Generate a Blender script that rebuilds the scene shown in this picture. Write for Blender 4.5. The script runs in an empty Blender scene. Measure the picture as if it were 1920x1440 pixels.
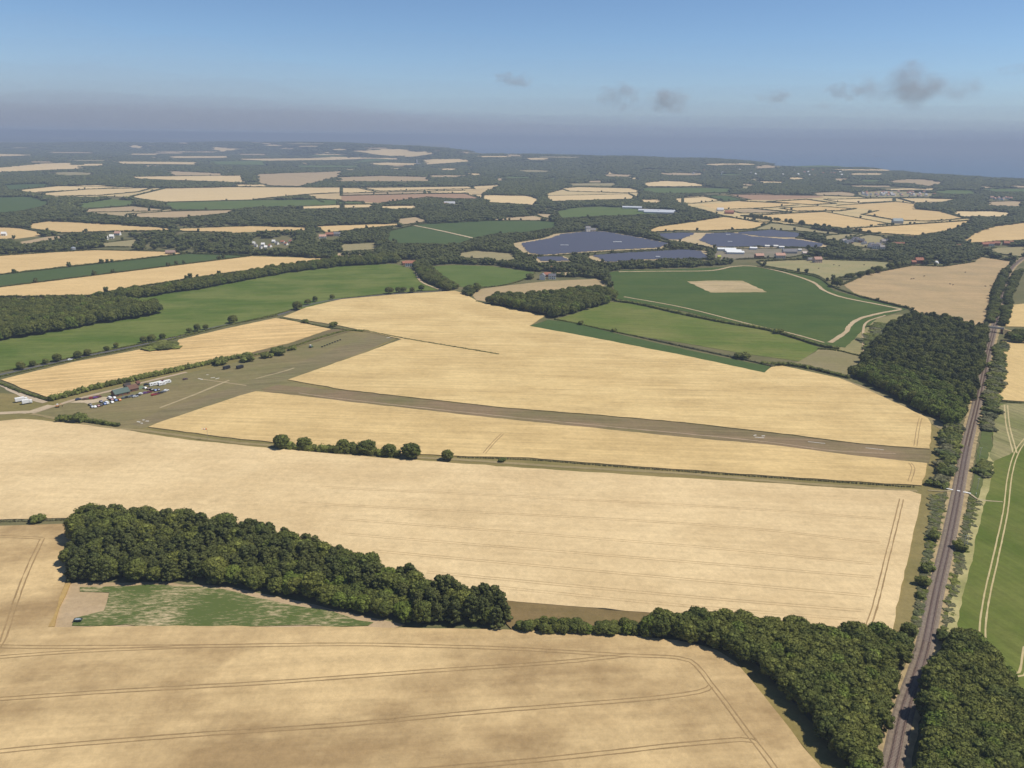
import bpy, bmesh, math, random
import numpy as np
from mathutils import Matrix, Vector

rng = random.Random(7)
nr = np.random.default_rng(7)
R = math.radians
scn = bpy.context.scene

# ------------------------------------------------------------------ camera
CAM_H = 200.0
F_PX = 1507.0                      # focal length in photograph pixels (1920 wide)
PITCH, ROLL = R(17.1), R(0.69)
cam_d = bpy.data.cameras.new('camera')
cam = bpy.data.objects.new('camera', cam_d)
scn.collection.objects.link(cam)
cam_d.sensor_width = 36.0
cam_d.lens = 36.0 * F_PX / 1920.0
cam_d.clip_start, cam_d.clip_end = 1.0, 250000.0
CAM_M = Matrix.Rotation(math.pi / 2 - PITCH, 3, 'X') @ Matrix.Rotation(ROLL, 3, 'Z')
cam.matrix_world = Matrix.Translation((0, 0, CAM_H)) @ CAM_M.to_4x4()
scn.camera = cam

# ------------------------------------------------------------------ sky and sun
SUN_EL, SUN_AZ = R(57), R(92)     # azimuth clockwise from straight ahead (+Y)
world = bpy.data.worlds.new('World')
scn.world = world
world.use_nodes = True
wn, wl = world.node_tree.nodes, world.node_tree.links
wn.clear()
sky = wn.new('ShaderNodeTexSky')
sky.sky_type = 'NISHITA'
sky.sun_disc = False
sky.sun_elevation, sky.sun_rotation = SUN_EL, SUN_AZ
sky.altitude, sky.air_density, sky.dust_density, sky.ozone_density = 200.0, 0.8, 0.0, 6.0
bg = wn.new('ShaderNodeBackground')
bg.inputs['Strength'].default_value = 0.076
wo = wn.new('ShaderNodeOutputWorld')
wl.new(sky.outputs[0], bg.inputs['Color'])
wl.new(bg.outputs[0], wo.inputs['Surface'])
sun_d = bpy.data.lights.new('sun', 'SUN')
sun_d.energy, sun_d.angle, sun_d.color = 3.6, R(0.5), (1.0, 0.94, 0.84)
sun = bpy.data.objects.new('sun', sun_d)
scn.collection.objects.link(sun)
sv = Vector((math.cos(SUN_EL) * math.sin(SUN_AZ), math.cos(SUN_EL) * math.cos(SUN_AZ), math.sin(SUN_EL)))
sun.rotation_euler = sv.to_track_quat('Z', 'Y').to_euler()
sun.location = (0, 0, 900)
vs = scn.view_settings
vs.view_transform, vs.look, vs.gamma, vs.exposure = 'Standard', 'None', 1.0, 0.5
vs.use_curve_mapping = False
cy = scn.cycles
cy.use_denoising = True
cy.max_bounces, cy.diffuse_bounces, cy.glossy_bounces, cy.volume_bounces = 4, 2, 1, 0
cy.transparent_max_bounces = 8
cy.volume_step_rate = 0.4

# ------------------------------------------------------------------ helpers
def tag(o, label=None, cat=None, group=None, kind=None):
    if label: o['label'] = label
    if cat: o['category'] = cat
    if group: o['group'] = group
    if kind: o['kind'] = kind
    return o

def link(o, parent=None):
    scn.collection.objects.link(o)
    if parent is not None: o.parent = parent
    return o

def mesh_obj(name, verts, faces, mat, parent=None, smooth=False):
    me = bpy.data.meshes.new(name)
    me.from_pydata([tuple(map(float, v)) for v in verts], [], faces)
    me.validate()
    if mat: me.materials.append(mat)
    if smooth: me.shade_smooth()
    return link(bpy.data.objects.new(name, me), parent)

def data_obj(name, me, parent=None):
    return link(bpy.data.objects.new(name, me), parent)

def empty(name, loc, rz=0.0, scale=None):
    o = bpy.data.objects.new(name, None)
    o.location = loc
    o.rotation_euler = (0, 0, rz)
    if scale: o.scale = scale
    return link(o)

def copy_tree(o, parent=None):
    c = o.copy()
    scn.collection.objects.link(c)
    if parent is not None:
        c.parent = parent
    for ch in list(o.children):
        copy_tree(ch, c)
    return c

def smooth01(t):
    t = np.clip(t, 0, 1)
    return t * t * (3 - 2 * t)

# terrain: flat farmland, a low ridge beyond it, then cliffs down to the sea
_AZ = np.radians([-40, -33, -20, -15, -10, -5, 0, 5, 13, 19, 24, 28, 33, 40])
_D = np.array([13000, 12500, 11500, 10500, 9000, 8000, 7300, 7000, 6600, 6200, 5800, 5400, 5000, 4700.])
_Z = np.array([30, 40, 80, 104, 106, 82, 45, 56, 50, 27, 22, 12, 2, 0.])
SEA = -45.0
def ground_z(x, y):
    x, y = np.asarray(x, float), np.asarray(y, float)
    r, az = np.hypot(x, y), np.arctan2(x, np.maximum(y, 1.0))
    d, z = np.interp(az, _AZ, _D), np.interp(az, _AZ, _Z)
    d = d + 160 * np.sin(az * 37) + 90 * np.sin(az * 91 + 1)
    z = z + 5 * np.sin(az * 53 + .6) * smooth01((z - 5) / 30)
    front = z * smooth01((r - (d - 2600)) / 2600)
    coast = smooth01((np.degrees(az) + 9) / 7)
    back = coast * (z + (SEA - 20 - z) * smooth01((r - d) / 900)) + (1 - coast) * (z - (z - 5) * smooth01((r - d) / 5000))
    return np.where(r < d, front, back)

_Rm = np.array(CAM_M)
def rays(px):
    px = np.atleast_2d(np.asarray(px, float))
    d = np.stack([(px[:, 0] - 960) / F_PX, -(px[:, 1] - 720) / F_PX, -np.ones(len(px))], 1)
    return d @ _Rm.T

_T = np.geomspace(150, 60000, 500)
def to_ground(px, h=0.0):
    """photograph points -> points on the terrain (raised by h)"""
    d = rays(px)
    out = np.zeros((len(d), 3))
    for i, v in enumerate(d):
        if v[2] < -1e-6:
            t = (CAM_H - h) / -v[2]
            if math.hypot(v[0] * t, v[1] * t) < 2300:
                out[i] = (v[0] * t, v[1] * t, h)
                continue
        P = v[None] * _T[:, None]
        P[:, 2] += CAM_H
        below = P[:, 2] < ground_z(P[:, 0], P[:, 1]) + h
        k = int(np.argmax(below)) if below.any() else len(_T) - 1
        a, b = _T[max(k - 1, 0)], _T[k]
        for _ in range(30):
            m = (a + b) / 2
            p = v * m
            if CAM_H + p[2] < float(ground_z(p[0], p[1])) + h: b = m
            else: a = m
        p = v * b
        out[i] = (p[0], p[1], float(ground_z(p[0], p[1])) + h)
    return out

def G(x, y, h=0.0):
    return Vector(to_ground([(x, y)], h)[0])

def to_px(P):
    P = np.atleast_2d(P) - np.array([0, 0, CAM_H])
    c = P @ _Rm
    return np.stack([960 + F_PX * c[:, 0] / -c[:, 2], 720 - F_PX * c[:, 1] / -c[:, 2]], 1)

def depth(p):
    return float(-((np.array(p) - np.array([0, 0, CAM_H])) @ _Rm)[2])

def px_h(p, hpx):
    """metres of height that show as hpx photograph pixels at p"""
    e = math.atan2(CAM_H - p[2], math.hypot(p[0], p[1]))
    return hpx * depth(p) / F_PX / max(math.cos(e), .3)

def px_w(p, wpx):
    return wpx * depth(p) / F_PX

def Z1(*p): return [(x / 3, 220 + y / 3) for x, y in p]
def Z2(*p): return [(640 + x / 3, 220 + y / 3) for x, y in p]
def Z3(*p): return [(1280 + x / 3, 220 + y / 3) for x, y in p]
def Z4(*p): return [(x / 3, 520 + y / 3) for x, y in p]
def Z6(*p): return [(1280 + x / 3, 520 + y / 3) for x, y in p]
def Z7(*p): return [(1560 + x / 4.8, 380 + y / 4.8) for x, y in p]
def ZA(*p): return [(130 + x / 8.727, 690 + y / 8.727) for x, y in p]

def inside(pts, poly):
    pts, poly = np.asarray(pts, float), np.asarray(poly, float)
    x, y = pts[:, 0], pts[:, 1]
    res = np.zeros(len(pts), bool)
    a = poly
    b = np.roll(poly, -1, 0)
    for (x1, y1), (x2, y2) in zip(a, b):
        if y1 == y2: continue
        c = (y1 > y) != (y2 > y)
        res ^= c & (x < (x2 - x1) * (y - y1) / (y2 - y1) + x1)
    return res

# ------------------------------------------------------------------ materials
def new_mat(name, rough=0.9, spec=0.1):
    m = bpy.data.materials.new(name)
    m.use_nodes = True
    n, l = m.node_tree.nodes, m.node_tree.links
    b = n['Principled BSDF']
    b.inputs['Roughness'].default_value = rough
    b.inputs['Specular IOR Level'].default_value = spec
    return m, n, l, b

def plain(name, col, rough=0.8, spec=0.2, metal=0.0, var=0.12, scale=0.6):
    m, n, l, b = new_mat(name, rough, spec)
    b.inputs['Metallic'].default_value = metal
    tc = n.new('ShaderNodeNewGeometry')
    nz = n.new('ShaderNodeTexNoise')
    nz.inputs['Scale'].default_value = scale
    nz.inputs['Detail'].default_value = 4
    l.new(tc.outputs['Position'], nz.inputs['Vector'])
    mr = n.new('ShaderNodeMapRange')
    mr.inputs['From Min'].default_value, mr.inputs['From Max'].default_value = .3, .7
    mr.inputs['To Min'].default_value, mr.inputs['To Max'].default_value = 1 - var, 1 + var
    l.new(nz.outputs['Fac'], mr.inputs['Value'])
    mx = n.new('ShaderNodeVectorMath'); mx.operation = 'SCALE'
    mx.inputs[0].default_value = col
    l.new(mr.outputs[0], mx.inputs['Scale'])
    l.new(mx.outputs[0], b.inputs['Base Color'])
    return m

def math_node(n, l, op, a, b=None, c=None):
    k = n.new('ShaderNodeMath'); k.operation = op
    for i, v in enumerate((a, b, c)):
        if v is None: continue
        if isinstance(v, (int, float)): k.inputs[i].default_value = v
        else: l.new(v, k.inputs[i])
    return k.outputs[0]

def noise(n, l, vec, scale, detail=4, rough=.55):
    k = n.new('ShaderNodeTexNoise')
    k.inputs['Scale'].default_value = scale
    k.inputs['Detail'].default_value = detail
    k.inputs['Roughness'].default_value = rough
    l.new(vec, k.inputs['Vector'])
    return k.outputs['Fac']

def mapr(n, l, v, a, b, c, d):
    k = n.new('ShaderNodeMapRange')
    for nm, x in (('From Min', a), ('From Max', b), ('To Min', c), ('To Max', d)):
        k.inputs[nm].default_value = x
    l.new(v, k.inputs['Value'])
    return k.outputs[0]

def field_mat():
    """crops and grass: the object's own colour, patches, drill rows and a fine grain"""
    m, n, l, b = new_mat('crop', .95, .05)
    geo = n.new('ShaderNodeNewGeometry')
    pos = geo.outputs['Position']
    oi = n.new('ShaderNodeObjectInfo')
    def attr(nm):
        a = n.new('ShaderNodeAttribute'); a.attribute_type = 'OBJECT'; a.attribute_name = nm
        return a
    ang, blo, row, alt = attr('row_angle'), attr('patch'), attr('rows'), attr('second')
    rot = n.new('ShaderNodeVectorRotate'); rot.rotation_type = 'Z_AXIS'
    l.new(pos, rot.inputs['Vector']); l.new(ang.outputs['Fac'], rot.inputs['Angle'])
    st = n.new('ShaderNodeVectorMath'); st.operation = 'MULTIPLY'
    st.inputs[1].default_value = (0.012, 0.28, 0.1)
    l.new(rot.outputs[0], st.inputs[0])
    st2 = n.new('ShaderNodeVectorMath'); st2.operation = 'MULTIPLY'
    st2.inputs[1].default_value = (0.010, 0.030, 0.02)
    l.new(rot.outputs[0], st2.inputs[0])
    big = noise(n, l, pos, .017, 5, .6)
    mid = noise(n, l, st2.outputs[0], 1.0, 6, .62)
    rows = noise(n, l, st.outputs[0], 1.0, 4, .6)
    fine = noise(n, l, pos, .55, 3, .7)
    grain = noise(n, l, pos, .16, 4, .7)
    bb = math_node(n, l, 'ADD', math_node(n, l, 'MULTIPLY', big, .55), math_node(n, l, 'MULTIPLY', mid, .45))
    bb = mapr(n, l, bb, .42, .58, 0, 1)
    # second colour shows in the patches
    fac = math_node(n, l, 'MULTIPLY', bb, blo.outputs['Fac'])
    mix = n.new('ShaderNodeMix'); mix.data_type = 'RGBA'
    l.new(fac, mix.inputs['Factor'])
    l.new(oi.outputs['Color'], mix.inputs['A'])
    l.new(alt.outputs['Color'], mix.inputs['B'])
    st3 = n.new('ShaderNodeVectorMath'); st3.operation = 'MULTIPLY'
    st3.inputs[1].default_value = (0.035, 0.13, 0.05)
    l.new(rot.outputs[0], st3.inputs[0])
    fleck = mapr(n, l, noise(n, l, st3.outputs[0], 1.0, 5, .7), .58, .78, 0, -.18)
    r = math_node(n, l, 'MULTIPLY', math_node(n, l, 'MULTIPLY', math_node(n, l, 'SUBTRACT', rows, .5), row.outputs['Fac']), 3.0)
    f = math_node(n, l, 'MULTIPLY', math_node(n, l, 'SUBTRACT', fine, .5), .42)
    g = math_node(n, l, 'MULTIPLY', math_node(n, l, 'SUBTRACT', grain, .5), .42)
    s = math_node(n, l, 'ADD', math_node(n, l, 'ADD', math_node(n, l, 'ADD', r, fleck), f), math_node(n, l, 'ADD', g, 1.03))
    vm = n.new('ShaderNodeVectorMath'); vm.operation = 'SCALE'
    l.new(mix.outputs['Result'], vm.inputs[0]); l.new(s, vm.inputs['Scale'])
    l.new(vm.outputs[0], b.inputs['Base Color'])
    bp = n.new('ShaderNodeBump')
    bp.inputs['Strength'].default_value = .35
    bp.inputs['Distance'].default_value = .5
    l.new(fine, bp.inputs['Height'])
    l.new(bp.outputs[0], b.inputs['Normal'])
    return m
M_FIELD = field_mat()

def leaf_mat(name, col, col2):
    m, n, l, b = new_mat(name, .7, .12)
    geo = n.new('ShaderNodeNewGeometry')
    oi = n.new('ShaderNodeObjectInfo')
    tc = n.new('ShaderNodeTexCoord')
    big = noise(n, l, geo.outputs['Position'], .05, 3)
    fine = noise(n, l, geo.outputs['Position'], .9, 3)
    a = math_node(n, l, 'ADD', math_node(n, l, 'MULTIPLY', oi.outputs['Random'], .55), math_node(n, l, 'MULTIPLY', mapr(n, l, big, .35, .65, 0, 1), .45))
    mix = n.new('ShaderNodeMix'); mix.data_type = 'RGBA'
    mix.inputs['A'].default_value = (*col, 1); mix.inputs['B'].default_value = (*col2, 1)
    l.new(a, mix.inputs['Factor'])
    v = math_node(n, l, 'MULTIPLY', mapr(n, l, fine, .3, .7, .70, 1.30), mapr(n, l, geo.outputs['Random Per Island'], 0, 1, .50, 1.50))
    vm = n.new('ShaderNodeVectorMath'); vm.operation = 'SCALE'
    l.new(mix.outputs['Result'], vm.inputs[0]); l.new(v, vm.inputs['Scale'])
    l.new(vm.outputs[0], b.inputs['Base Color'])
    return m
M_LEAF = leaf_mat('broadleaf_foliage', (.062, .078, .018), (.138, .142, .030))
M_LEAF_B = leaf_mat('bright_foliage', (.090, .122, .020), (.130, .155, .028))
M_PINE = leaf_mat('pine_foliage', (.058, .070, .021), (.112, .118, .034))
M_FAR = leaf_mat('far_foliage', (.052, .062, .018), (.092, .098, .028))
M_SCRUB = leaf_mat('scrub_foliage', (.070, .085, .034), (.135, .120, .060))
M_BARK = plain('bark', (.10, .075, .05), .9)

WHEAT, WHEAT2 = (.54, .385, .185), (.46, .315, .145)
PALE, PALE2 = (.58, .44, .245), (.50, .37, .19)
GREEN, GREEN2 = (.105, .155, .042), (.150, .185, .062)
DGREEN, DGREEN2 = (.056, .090, .026), (.074, .104, .033)
TAN, TAN2 = (.37, .275, .15), (.28, .225, .115)
OLIVE, OLIVE2 = (.235, .205, .095), (.30, .245, .12)
DRY, DRY2 = (.215, .175, .100), (.185, .165, .082)
BROWN, BROWN2 = (.29, .195, .12), (.24, .17, .10)

def paint(o, col, col2, angle=0.0, rows=.12, patch=.6):
    o.color = (*col, 1)
    o['row_angle'] = float(angle)
    o['rows'] = float(rows)
    o['patch'] = float(patch)
    o['second'] = tuple(map(float, col2))
    return o

# ------------------------------------------------------------------ the ground
def build_ground():
    azs = np.radians(np.concatenate([np.linspace(-180, -40, 20), np.linspace(-39, 39, 160), np.linspace(40, 180, 20)]))
    rs = np.concatenate([[0.0], np.geomspace(60, 2200, 14), np.linspace(2500, 14500, 110), np.geomspace(15500, 95000, 14)])
    V, Fc = [], []
    for r in rs:
        x, y = r * np.sin(azs), r * np.cos(azs)
        z = np.where(r < 2300, 0, ground_z(x, y))
        V += list(zip(x, y, z))
    n = len(azs)
    for i in range(len(rs) - 1):
        for j in range(n - 1):
            Fc.append((i * n + j, i * n + j + 1, (i + 1) * n + j + 1, (i + 1) * n + j))
    o = mesh_obj('ground', V, [f[::-1] for f in Fc], M_FIELD, smooth=True)
    paint(o, (.105, .105, .045), (.16, .14, .068), 0, .05, .8)
    tag(o, 'dry grass and scrub ground between the fields', 'ground', kind='structure')
    return o
build_ground()

def build_sea():
    m, n, l, b = new_mat('sea_water', .25, .5)
    b.inputs['Base Color'].default_value = (.03, .07, .11, 1)
    geo = n.new('ShaderNodeNewGeometry')
    bp = n.new('ShaderNodeBump'); bp.inputs['Strength'].default_value = .4
    l.new(noise(n, l, geo.outputs['Position'], .08, 4), bp.inputs['Height'])
    l.new(bp.outputs[0], b.inputs['Normal'])
    o = mesh_obj('sea', [(-30000, 3500, SEA), (95000, 3500, SEA), (95000, 95000, SEA), (-30000, 95000, SEA)], [(0, 1, 2, 3)], m)
    tag(o, 'blue grey sea beyond the coast under haze', 'sea', kind='structure')
build_sea()

FIELD_PX = []      # outlines in the photograph of everything that is open ground beyond the airfield

def jitter_outline(P, amp=1.0):
    out = []
    n = len(P)
    for i in range(n):
        a, b = P[i], P[(i + 1) % n]
        L = float(np.hypot(*(b - a)[:2]))
        d = float(np.hypot(*a[:2]))
        step = max(7.0, d / 130)
        k = int(min(max(1, L // step), 60))
        nrm = np.array([-(b - a)[1], (b - a)[0]]) / max(L, 1e-6)
        out.append(a[:2])
        for j in range(1, k):
            t = j / k
            out.append(a[:2] * (1 - t) + b[:2] * t + nrm * nr.normal(0, .35 * amp * min(step / 7, 3)))
    return np.array(out)

_layer = [0]
def field(name, px, col, col2, h=.1, angle=0.0, rows=.12, patch=.6, label=None, far=False, amp=1.0):
    """one field: its outline on the ground, raised by the height of its crop"""
    _layer[0] += 1
    P = to_ground(px)
    if far: FIELD_PX.append(np.array(px, float))
    hz = h + .004 * (_layer[0] % 12)
    if np.hypot(P[:, 0], P[:, 1]).max() > 2200:
        bm = bmesh.new()
        f = bm.faces.new([bm.verts.new((p[0], p[1], 0)) for p in P])
        bmesh.ops.triangulate(bm, faces=[f])
        for _ in range(7):
            es = [e for e in bm.edges if e.calc_length() > 130]
            if not es or len(bm.edges) > 9000: break
            bmesh.ops.subdivide_edges(bm, edges=es, cuts=1)
            bmesh.ops.triangulate(bm, faces=[f for f in bm.faces if len(f.verts) > 3])
        co = np.array([v.co[:] for v in bm.verts])
        r = np.hypot(co[:, 0], co[:, 1])
        z = np.where(r < 2300, 0, ground_z(co[:, 0], co[:, 1])) + hz + np.clip((r - 3800) / 1500, 0, 1) * 3.0
        for v, zz in zip(bm.verts, z): v.co.z = zz
        bmesh.ops.recalc_face_normals(bm, faces=bm.faces)
        if sum(f.normal.z for f in bm.faces) < 0: bmesh.ops.reverse_faces(bm, faces=bm.faces)
        me = bpy.data.meshes.new(name); bm.to_mesh(me); bm.free()
        me.materials.append(M_FIELD)
        o = data_obj(name, me)
    else:
        Q = jitter_outline(P, amp)
        if np.sum(Q[:, 0] * np.roll(Q[:, 1], -1) - np.roll(Q[:, 0], -1) * Q[:, 1]) < 0: Q = Q[::-1]
        n = len(Q)
        V = [(q[0], q[1], hz) for q in Q] + [(q[0], q[1], -.05) for q in Q]
        Fc = [tuple(range(n))] + [(i, n + i, n + (i + 1) % n, (i + 1) % n) for i in range(n)]
        o = mesh_obj(name, V, Fc, M_FIELD)
    paint(o, col, col2, angle, rows, patch)
    tag(o, label, kind='structure')
    return o

def spline(P, step):
    P = np.asarray(P, float)
    if len(P) == 2:
        k = max(2, int(np.linalg.norm(P[1] - P[0]) / step) + 1)
        return np.linspace(P[0], P[1], k)
    E = np.vstack([2 * P[0] - P[1], P, 2 * P[-1] - P[-2]])
    out = []
    for i in range(1, len(E) - 2):
        a, b, c, d = E[i - 1], E[i], E[i + 1], E[i + 2]
        k = max(2, int(np.linalg.norm(c - b) / step))
        for t in np.arange(k) / k:
            out.append(.5 * (2 * b + (c - a) * t + (2 * a - 5 * b + 4 * c - d) * t * t + (3 * b - a - 3 * c + d) * t ** 3))
    out.append(P[-1])
    return np.array(out)

def strip_mesh(P, w, z, wob=.0):
    """flat ribbon along world points P"""
    T = np.gradient(P[:, :2], axis=0)
    T /= np.maximum(np.linalg.norm(T, axis=1, keepdims=True), 1e-6)
    N = np.stack([-T[:, 1], T[:, 0]], 1)
    w = np.broadcast_to(w, len(P)) / 2
    L = P[:, :2] + N * (w * (1 + wob * nr.normal(0, 1, len(P))))[:, None]
    Rr = P[:, :2] - N * (w * (1 + wob * nr.normal(0, 1, len(P))))[:, None]
    V = [(x, y, z) for x, y in L] + [(x, y, z) for x, y in Rr]
    n = len(P)
    return V, [(n + i, n + i + 1, i + 1, i) for i in range(n - 1)]

def strip(name, px, w, z, col, col2, label=None, wob=.12, step=6, mat=None, patch=.6, kind='structure', offs=(0,), far=False):
    P = spline(to_ground(px), step)
    T = np.gradient(P[:, :2], axis=0)
    T /= np.maximum(np.linalg.norm(T, axis=1, keepdims=True), 1e-6)
    N = np.stack([-T[:, 1], T[:, 0]], 1)
    V, Fc = [], []
    _layer[0] += 1
    for o_ in offs:
        Q = P.copy(); Q[:, :2] += N * o_
        v, f = strip_mesh(Q, w, z + .003 * (_layer[0] % 9), wob)
        b = len(V)
        V += v; Fc += [tuple(i + b for i in q) for q in f]
    o = mesh_obj(name, V, Fc, mat or M_FIELD)
    paint(o, col, col2, 0, .1, patch)
    tag(o, label, kind=kind)
    if far:
        a = to_px(np.c_[P[:, :2] + N * w, np.zeros(len(P))]); b = to_px(np.c_[P[:, :2] - N * w, np.zeros(len(P))])
        FIELD_PX.append(np.vstack([a, b[::-1]]))
    return o

# ---------- grass base of the near ground
field('rough_grass', [(-200, 720), (100, 745), (420, 672), (640, 615), (760, 628), (560, 716), (1280, 790), (1750, 790), (1785, 800), (1775, 900), (1700, 1190), (1630, 1200), (1290, 1165), (880, 1120), (160, 960), (-250, 975)],
      (.225, .178, .072), (.165, .142, .052), .02, .3, .1, .9, 'olive grass margins round the airfield and its wheat')
# ---------- near wheat
W_H = .7
field('wheat_field', [(-330, 1000), (0, 988), (125, 984), (145, 983), (150, 992), (138, 1040), (122, 1097), (108, 1140), (92, 1178), (300, 1176.5), (640, 1178), (760, 1179), (950, 1183), (1150, 1191), (1230, 1199), (1300, 1209), (1345, 1222), (1378, 1243), (1430, 1305), (1480, 1368), (1540, 1443), (1620, 1560), (-500, 1700)],
      (.53, .385, .194), (.295, .200, .095), W_H, -.09, .14, .95, 'ripe wheat field nearest the camera below the pine wood')
field('wheat_field', [(-250, 818), (-60, 797), (40, 787), (60, 788), (150, 797), (250, 810), (350, 826), (500, 841), (640, 854), (800, 866), (1000, 880), (1200, 893), (1400, 905), (1600, 918), (1705, 922), (1727, 929), (1722, 960), (1700, 1060), (1672, 1189), (1500, 1176), (1280, 1157), (1100, 1141), (905, 1125), (850, 1125), (600, 1075), (300, 1000), (165, 972), (0, 976), (-300, 990)],
      (.60, .455, .250), (.48, .350, .182), W_H, .05, .10, .65, 'largest pale wheat field between the grass track and pine wood')
field('wheat_field', [(278, 802), (300, 793), (400, 760), (450, 743), (480, 735), (560, 743), (640, 753), (907, 783), (1140, 807), (1280, 821), (1440, 835), (1613, 857), (1738, 870), (1736, 885), (1728, 912), (1480, 896), (1280, 882), (1140, 872), (973, 859), (853, 856), (640, 848), (513, 831), (433, 822), (333, 809)],
      (.56, .408, .190), (.44, .312, .138), W_H, .06, .24, .7, 'long wheat strip below the main grass runway')
field('wheat_field', [(540, 713), (600, 692), (680, 664), (753, 637), (690, 623), (640, 612), (530, 595), (575, 577), (640, 562), (740, 553), (853, 546), (873, 552), (893, 565), (960, 580), (1023, 592), (992, 612), (1100, 632), (1280, 667), (1433, 700), (1447, 689), (1467, 687), (1573, 710), (1640, 738), (1713, 773), (1740, 786), (1746, 797), (1743, 843), (1613, 833), (1447, 812), (1280, 793), (1107, 778), (940, 765), (807, 750), (640, 731)],
      (.57, .422, .198), (.44, .312, .138), W_H, .03, .26, .7, 'broad wheat field above the main grass runway')
field('wheat_field', [(2, 713), (133, 681), (275, 654), (293, 650), (330, 651), (335, 638), (420, 618), (518, 597), (560, 605), (620, 618), (540, 645), (420, 674), (320, 696), (200, 722), (97, 749), (60, 736)],
      (.57, .400, .185), (.44, .300, .130), W_H, -.33, .50, .5, 'narrow wheat field between the lane and the parked cars')
field('wheat_field', [(1880, 640), (1960, 640), (1990, 760), (1920, 754), (1866, 750), (1874, 700)], (.55, .40, .18), (.45, .32, .14), W_H, 1.4, .15, .4, 'small wheat field right of the railway above the green crop')
field('wheat_field', [(1892, 573), (1960, 566), (1960, 615), (1885, 613)], (.55, .40, .18), (.45, .32, .14), W_H, 0, .1, .4, 'small wheat patch right of the railway bridge')
# ---------- small mixed crop beside the pine wood
field('bare_headland', [(118, 1108), (135, 1092), (290, 1092), (430, 1100), (600, 1136), (760, 1172), (740, 1177), (300, 1177), (92, 1179), (105, 1150)], (.42, .31, .19), (.33, .24, .13), .06, 0, .1, .7, 'pale bare soil round the small green crop')
M_BEET, _n, _l, _b = new_mat('beet_rows', .9, .08)
_g = _n.new('ShaderNodeNewGeometry')
_v = _n.new('ShaderNodeVectorMath'); _v.operation = 'MULTIPLY'; _v.inputs[1].default_value = (.22, .75, .1)
_l.new(_g.outputs['Position'], _v.inputs[0])
_a = math_node(_n, _l, 'ADD', math_node(_n, _l, 'MULTIPLY', noise(_n, _l, _v.outputs[0], 1.0, 6, .75), .62), math_node(_n, _l, 'MULTIPLY', noise(_n, _l, _g.outputs['Position'], .035, 3), .38))
_m = _n.new('ShaderNodeMix'); _m.data_type = 'RGBA'
_m.inputs['A'].default_value = (.085, .112, .030, 1); _m.inputs['B'].default_value = (.50, .39, .23, 1)
_l.new(mapr(_n, _l, _a, .485, .64, 0, 1), _m.inputs['Factor']); _l.new(_m.outputs['Result'], _b.inputs['Base Color'])
BEET = field('beet_crop', [(150, 1102), (300, 1097), (420, 1106), (590, 1142), (700, 1168), (690, 1174), (300, 1175), (135, 1174), (140, 1160), (195, 1146), (205, 1112), (150, 1110)], (.115, .145, .040), (.46, .36, .20), .3, .04, .55, .62, 'patchy green row crop wedge below the pine wood', amp=2)
BEET.data.materials[0] = M_BEET
field('dry_margin', [(126, 1090), (133, 1094), (112, 1140), (102, 1178), (91, 1178), (108, 1140)], (.40, .27, .10), (.3, .2, .08), .8, 0, .1, .5, 'golden strip of dry grass at the end of the row crop')
field('bracken_bank', [(900, 1121), (1000, 1130), (1110, 1141), (1210, 1150), (1290, 1158), (1270, 1172), (1150, 1185), (960, 1182), (930, 1150)], (.215, .145, .068), (.15, .115, .045), .5, 0, .1, .9, 'brown bracken bank between the two woods')
field('grass_bank', [(1232, 1200), (1330, 1212), (1400, 1225), (1470, 1300), (1570, 1405), (1640, 1520), (1600, 1540), (1540, 1442), (1480, 1367), (1430, 1304), (1378, 1242), (1345, 1221)], (.25, .190, .070), (.175, .145, .050), .12, .7, .2, .9, 'rough grass bank along the curved wheat edge')
# ---------- airfield
field('airfield_grass', [(60, 778), (85, 765), (130, 750), (200, 730), (400, 690), (560, 652), (645, 624), (700, 624), (742, 633), (680, 662), (600, 690), (538, 714), (600, 727), (540, 741), (480, 734), (400, 759), (300, 792), (270, 803), (240, 804), (110, 786)],
      (.200, .162, .078), (.160, .146, .062), .09, -.36, .25, .9, 'parched airfield grass with parked cars')
field('grass_runway', [(520, 722), (640, 732), (807, 750.5), (940, 765.5), (1107, 778.5), (1280, 793.5), (1447, 812.5), (1613, 833.5), (1747, 843.5), (1742, 869), (1613, 856.5), (1440, 834.5), (1280, 820.5), (1140, 806.5), (907, 782.5), (640, 752.5), (500, 737), (490, 730)],
      (.205, .148, .084), (.152, .132, .058), .12, .06, .35, .9, 'long mown grass runway crossing the wheat')
field('cross_runway', [(262, 800), (248, 795), (300, 770), (420, 732), (560, 680), (640, 650), (700, 628), (742, 634), (640, 675), (538, 712), (480, 733), (400, 757), (300, 790)],
      (.190, .152, .082), (.155, .140, .064), .14, -.36, .4, .9, 'shorter mown grass runway beside the parked cars')
strip('mown_line', [(300, 765), (360, 742), (430, 713)], 2.2, .17, (.36, .29, .17), (.3, .24, .13), 'pale worn line beside the short runway')
strip('mown_line', [(480, 710), (530, 697), (552, 690)], 2.0, .17, (.36, .29, .17), (.3, .24, .13), 'pale worn line at the runway crossing')
strip('mown_line', [(370, 710), (440, 720), (462, 723)], 1.8, .17, (.33, .26, .15), (.3, .24, .13), 'pale worn taxi line on the airfield grass')
strip('mown_line', [(560, 737), (640, 748), (907, 777), (1140, 800), (1280, 813), (1440, 829), (1560, 845), (1680, 851)], 1.5, .17, (.34, .25, .16), (.24, .19, .11), 'pale line worn along the lower edge of the long runway', wob=.3)
field('scrub_slope', [(425, 672), (540, 643), (600, 622), (640, 616), (662, 620), (620, 633), (560, 650), (480, 668)], (.175, .125, .070), (.13, .12, .05), .3, 0, .1, .8, 'brown scrub slope above the short runway')
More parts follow.
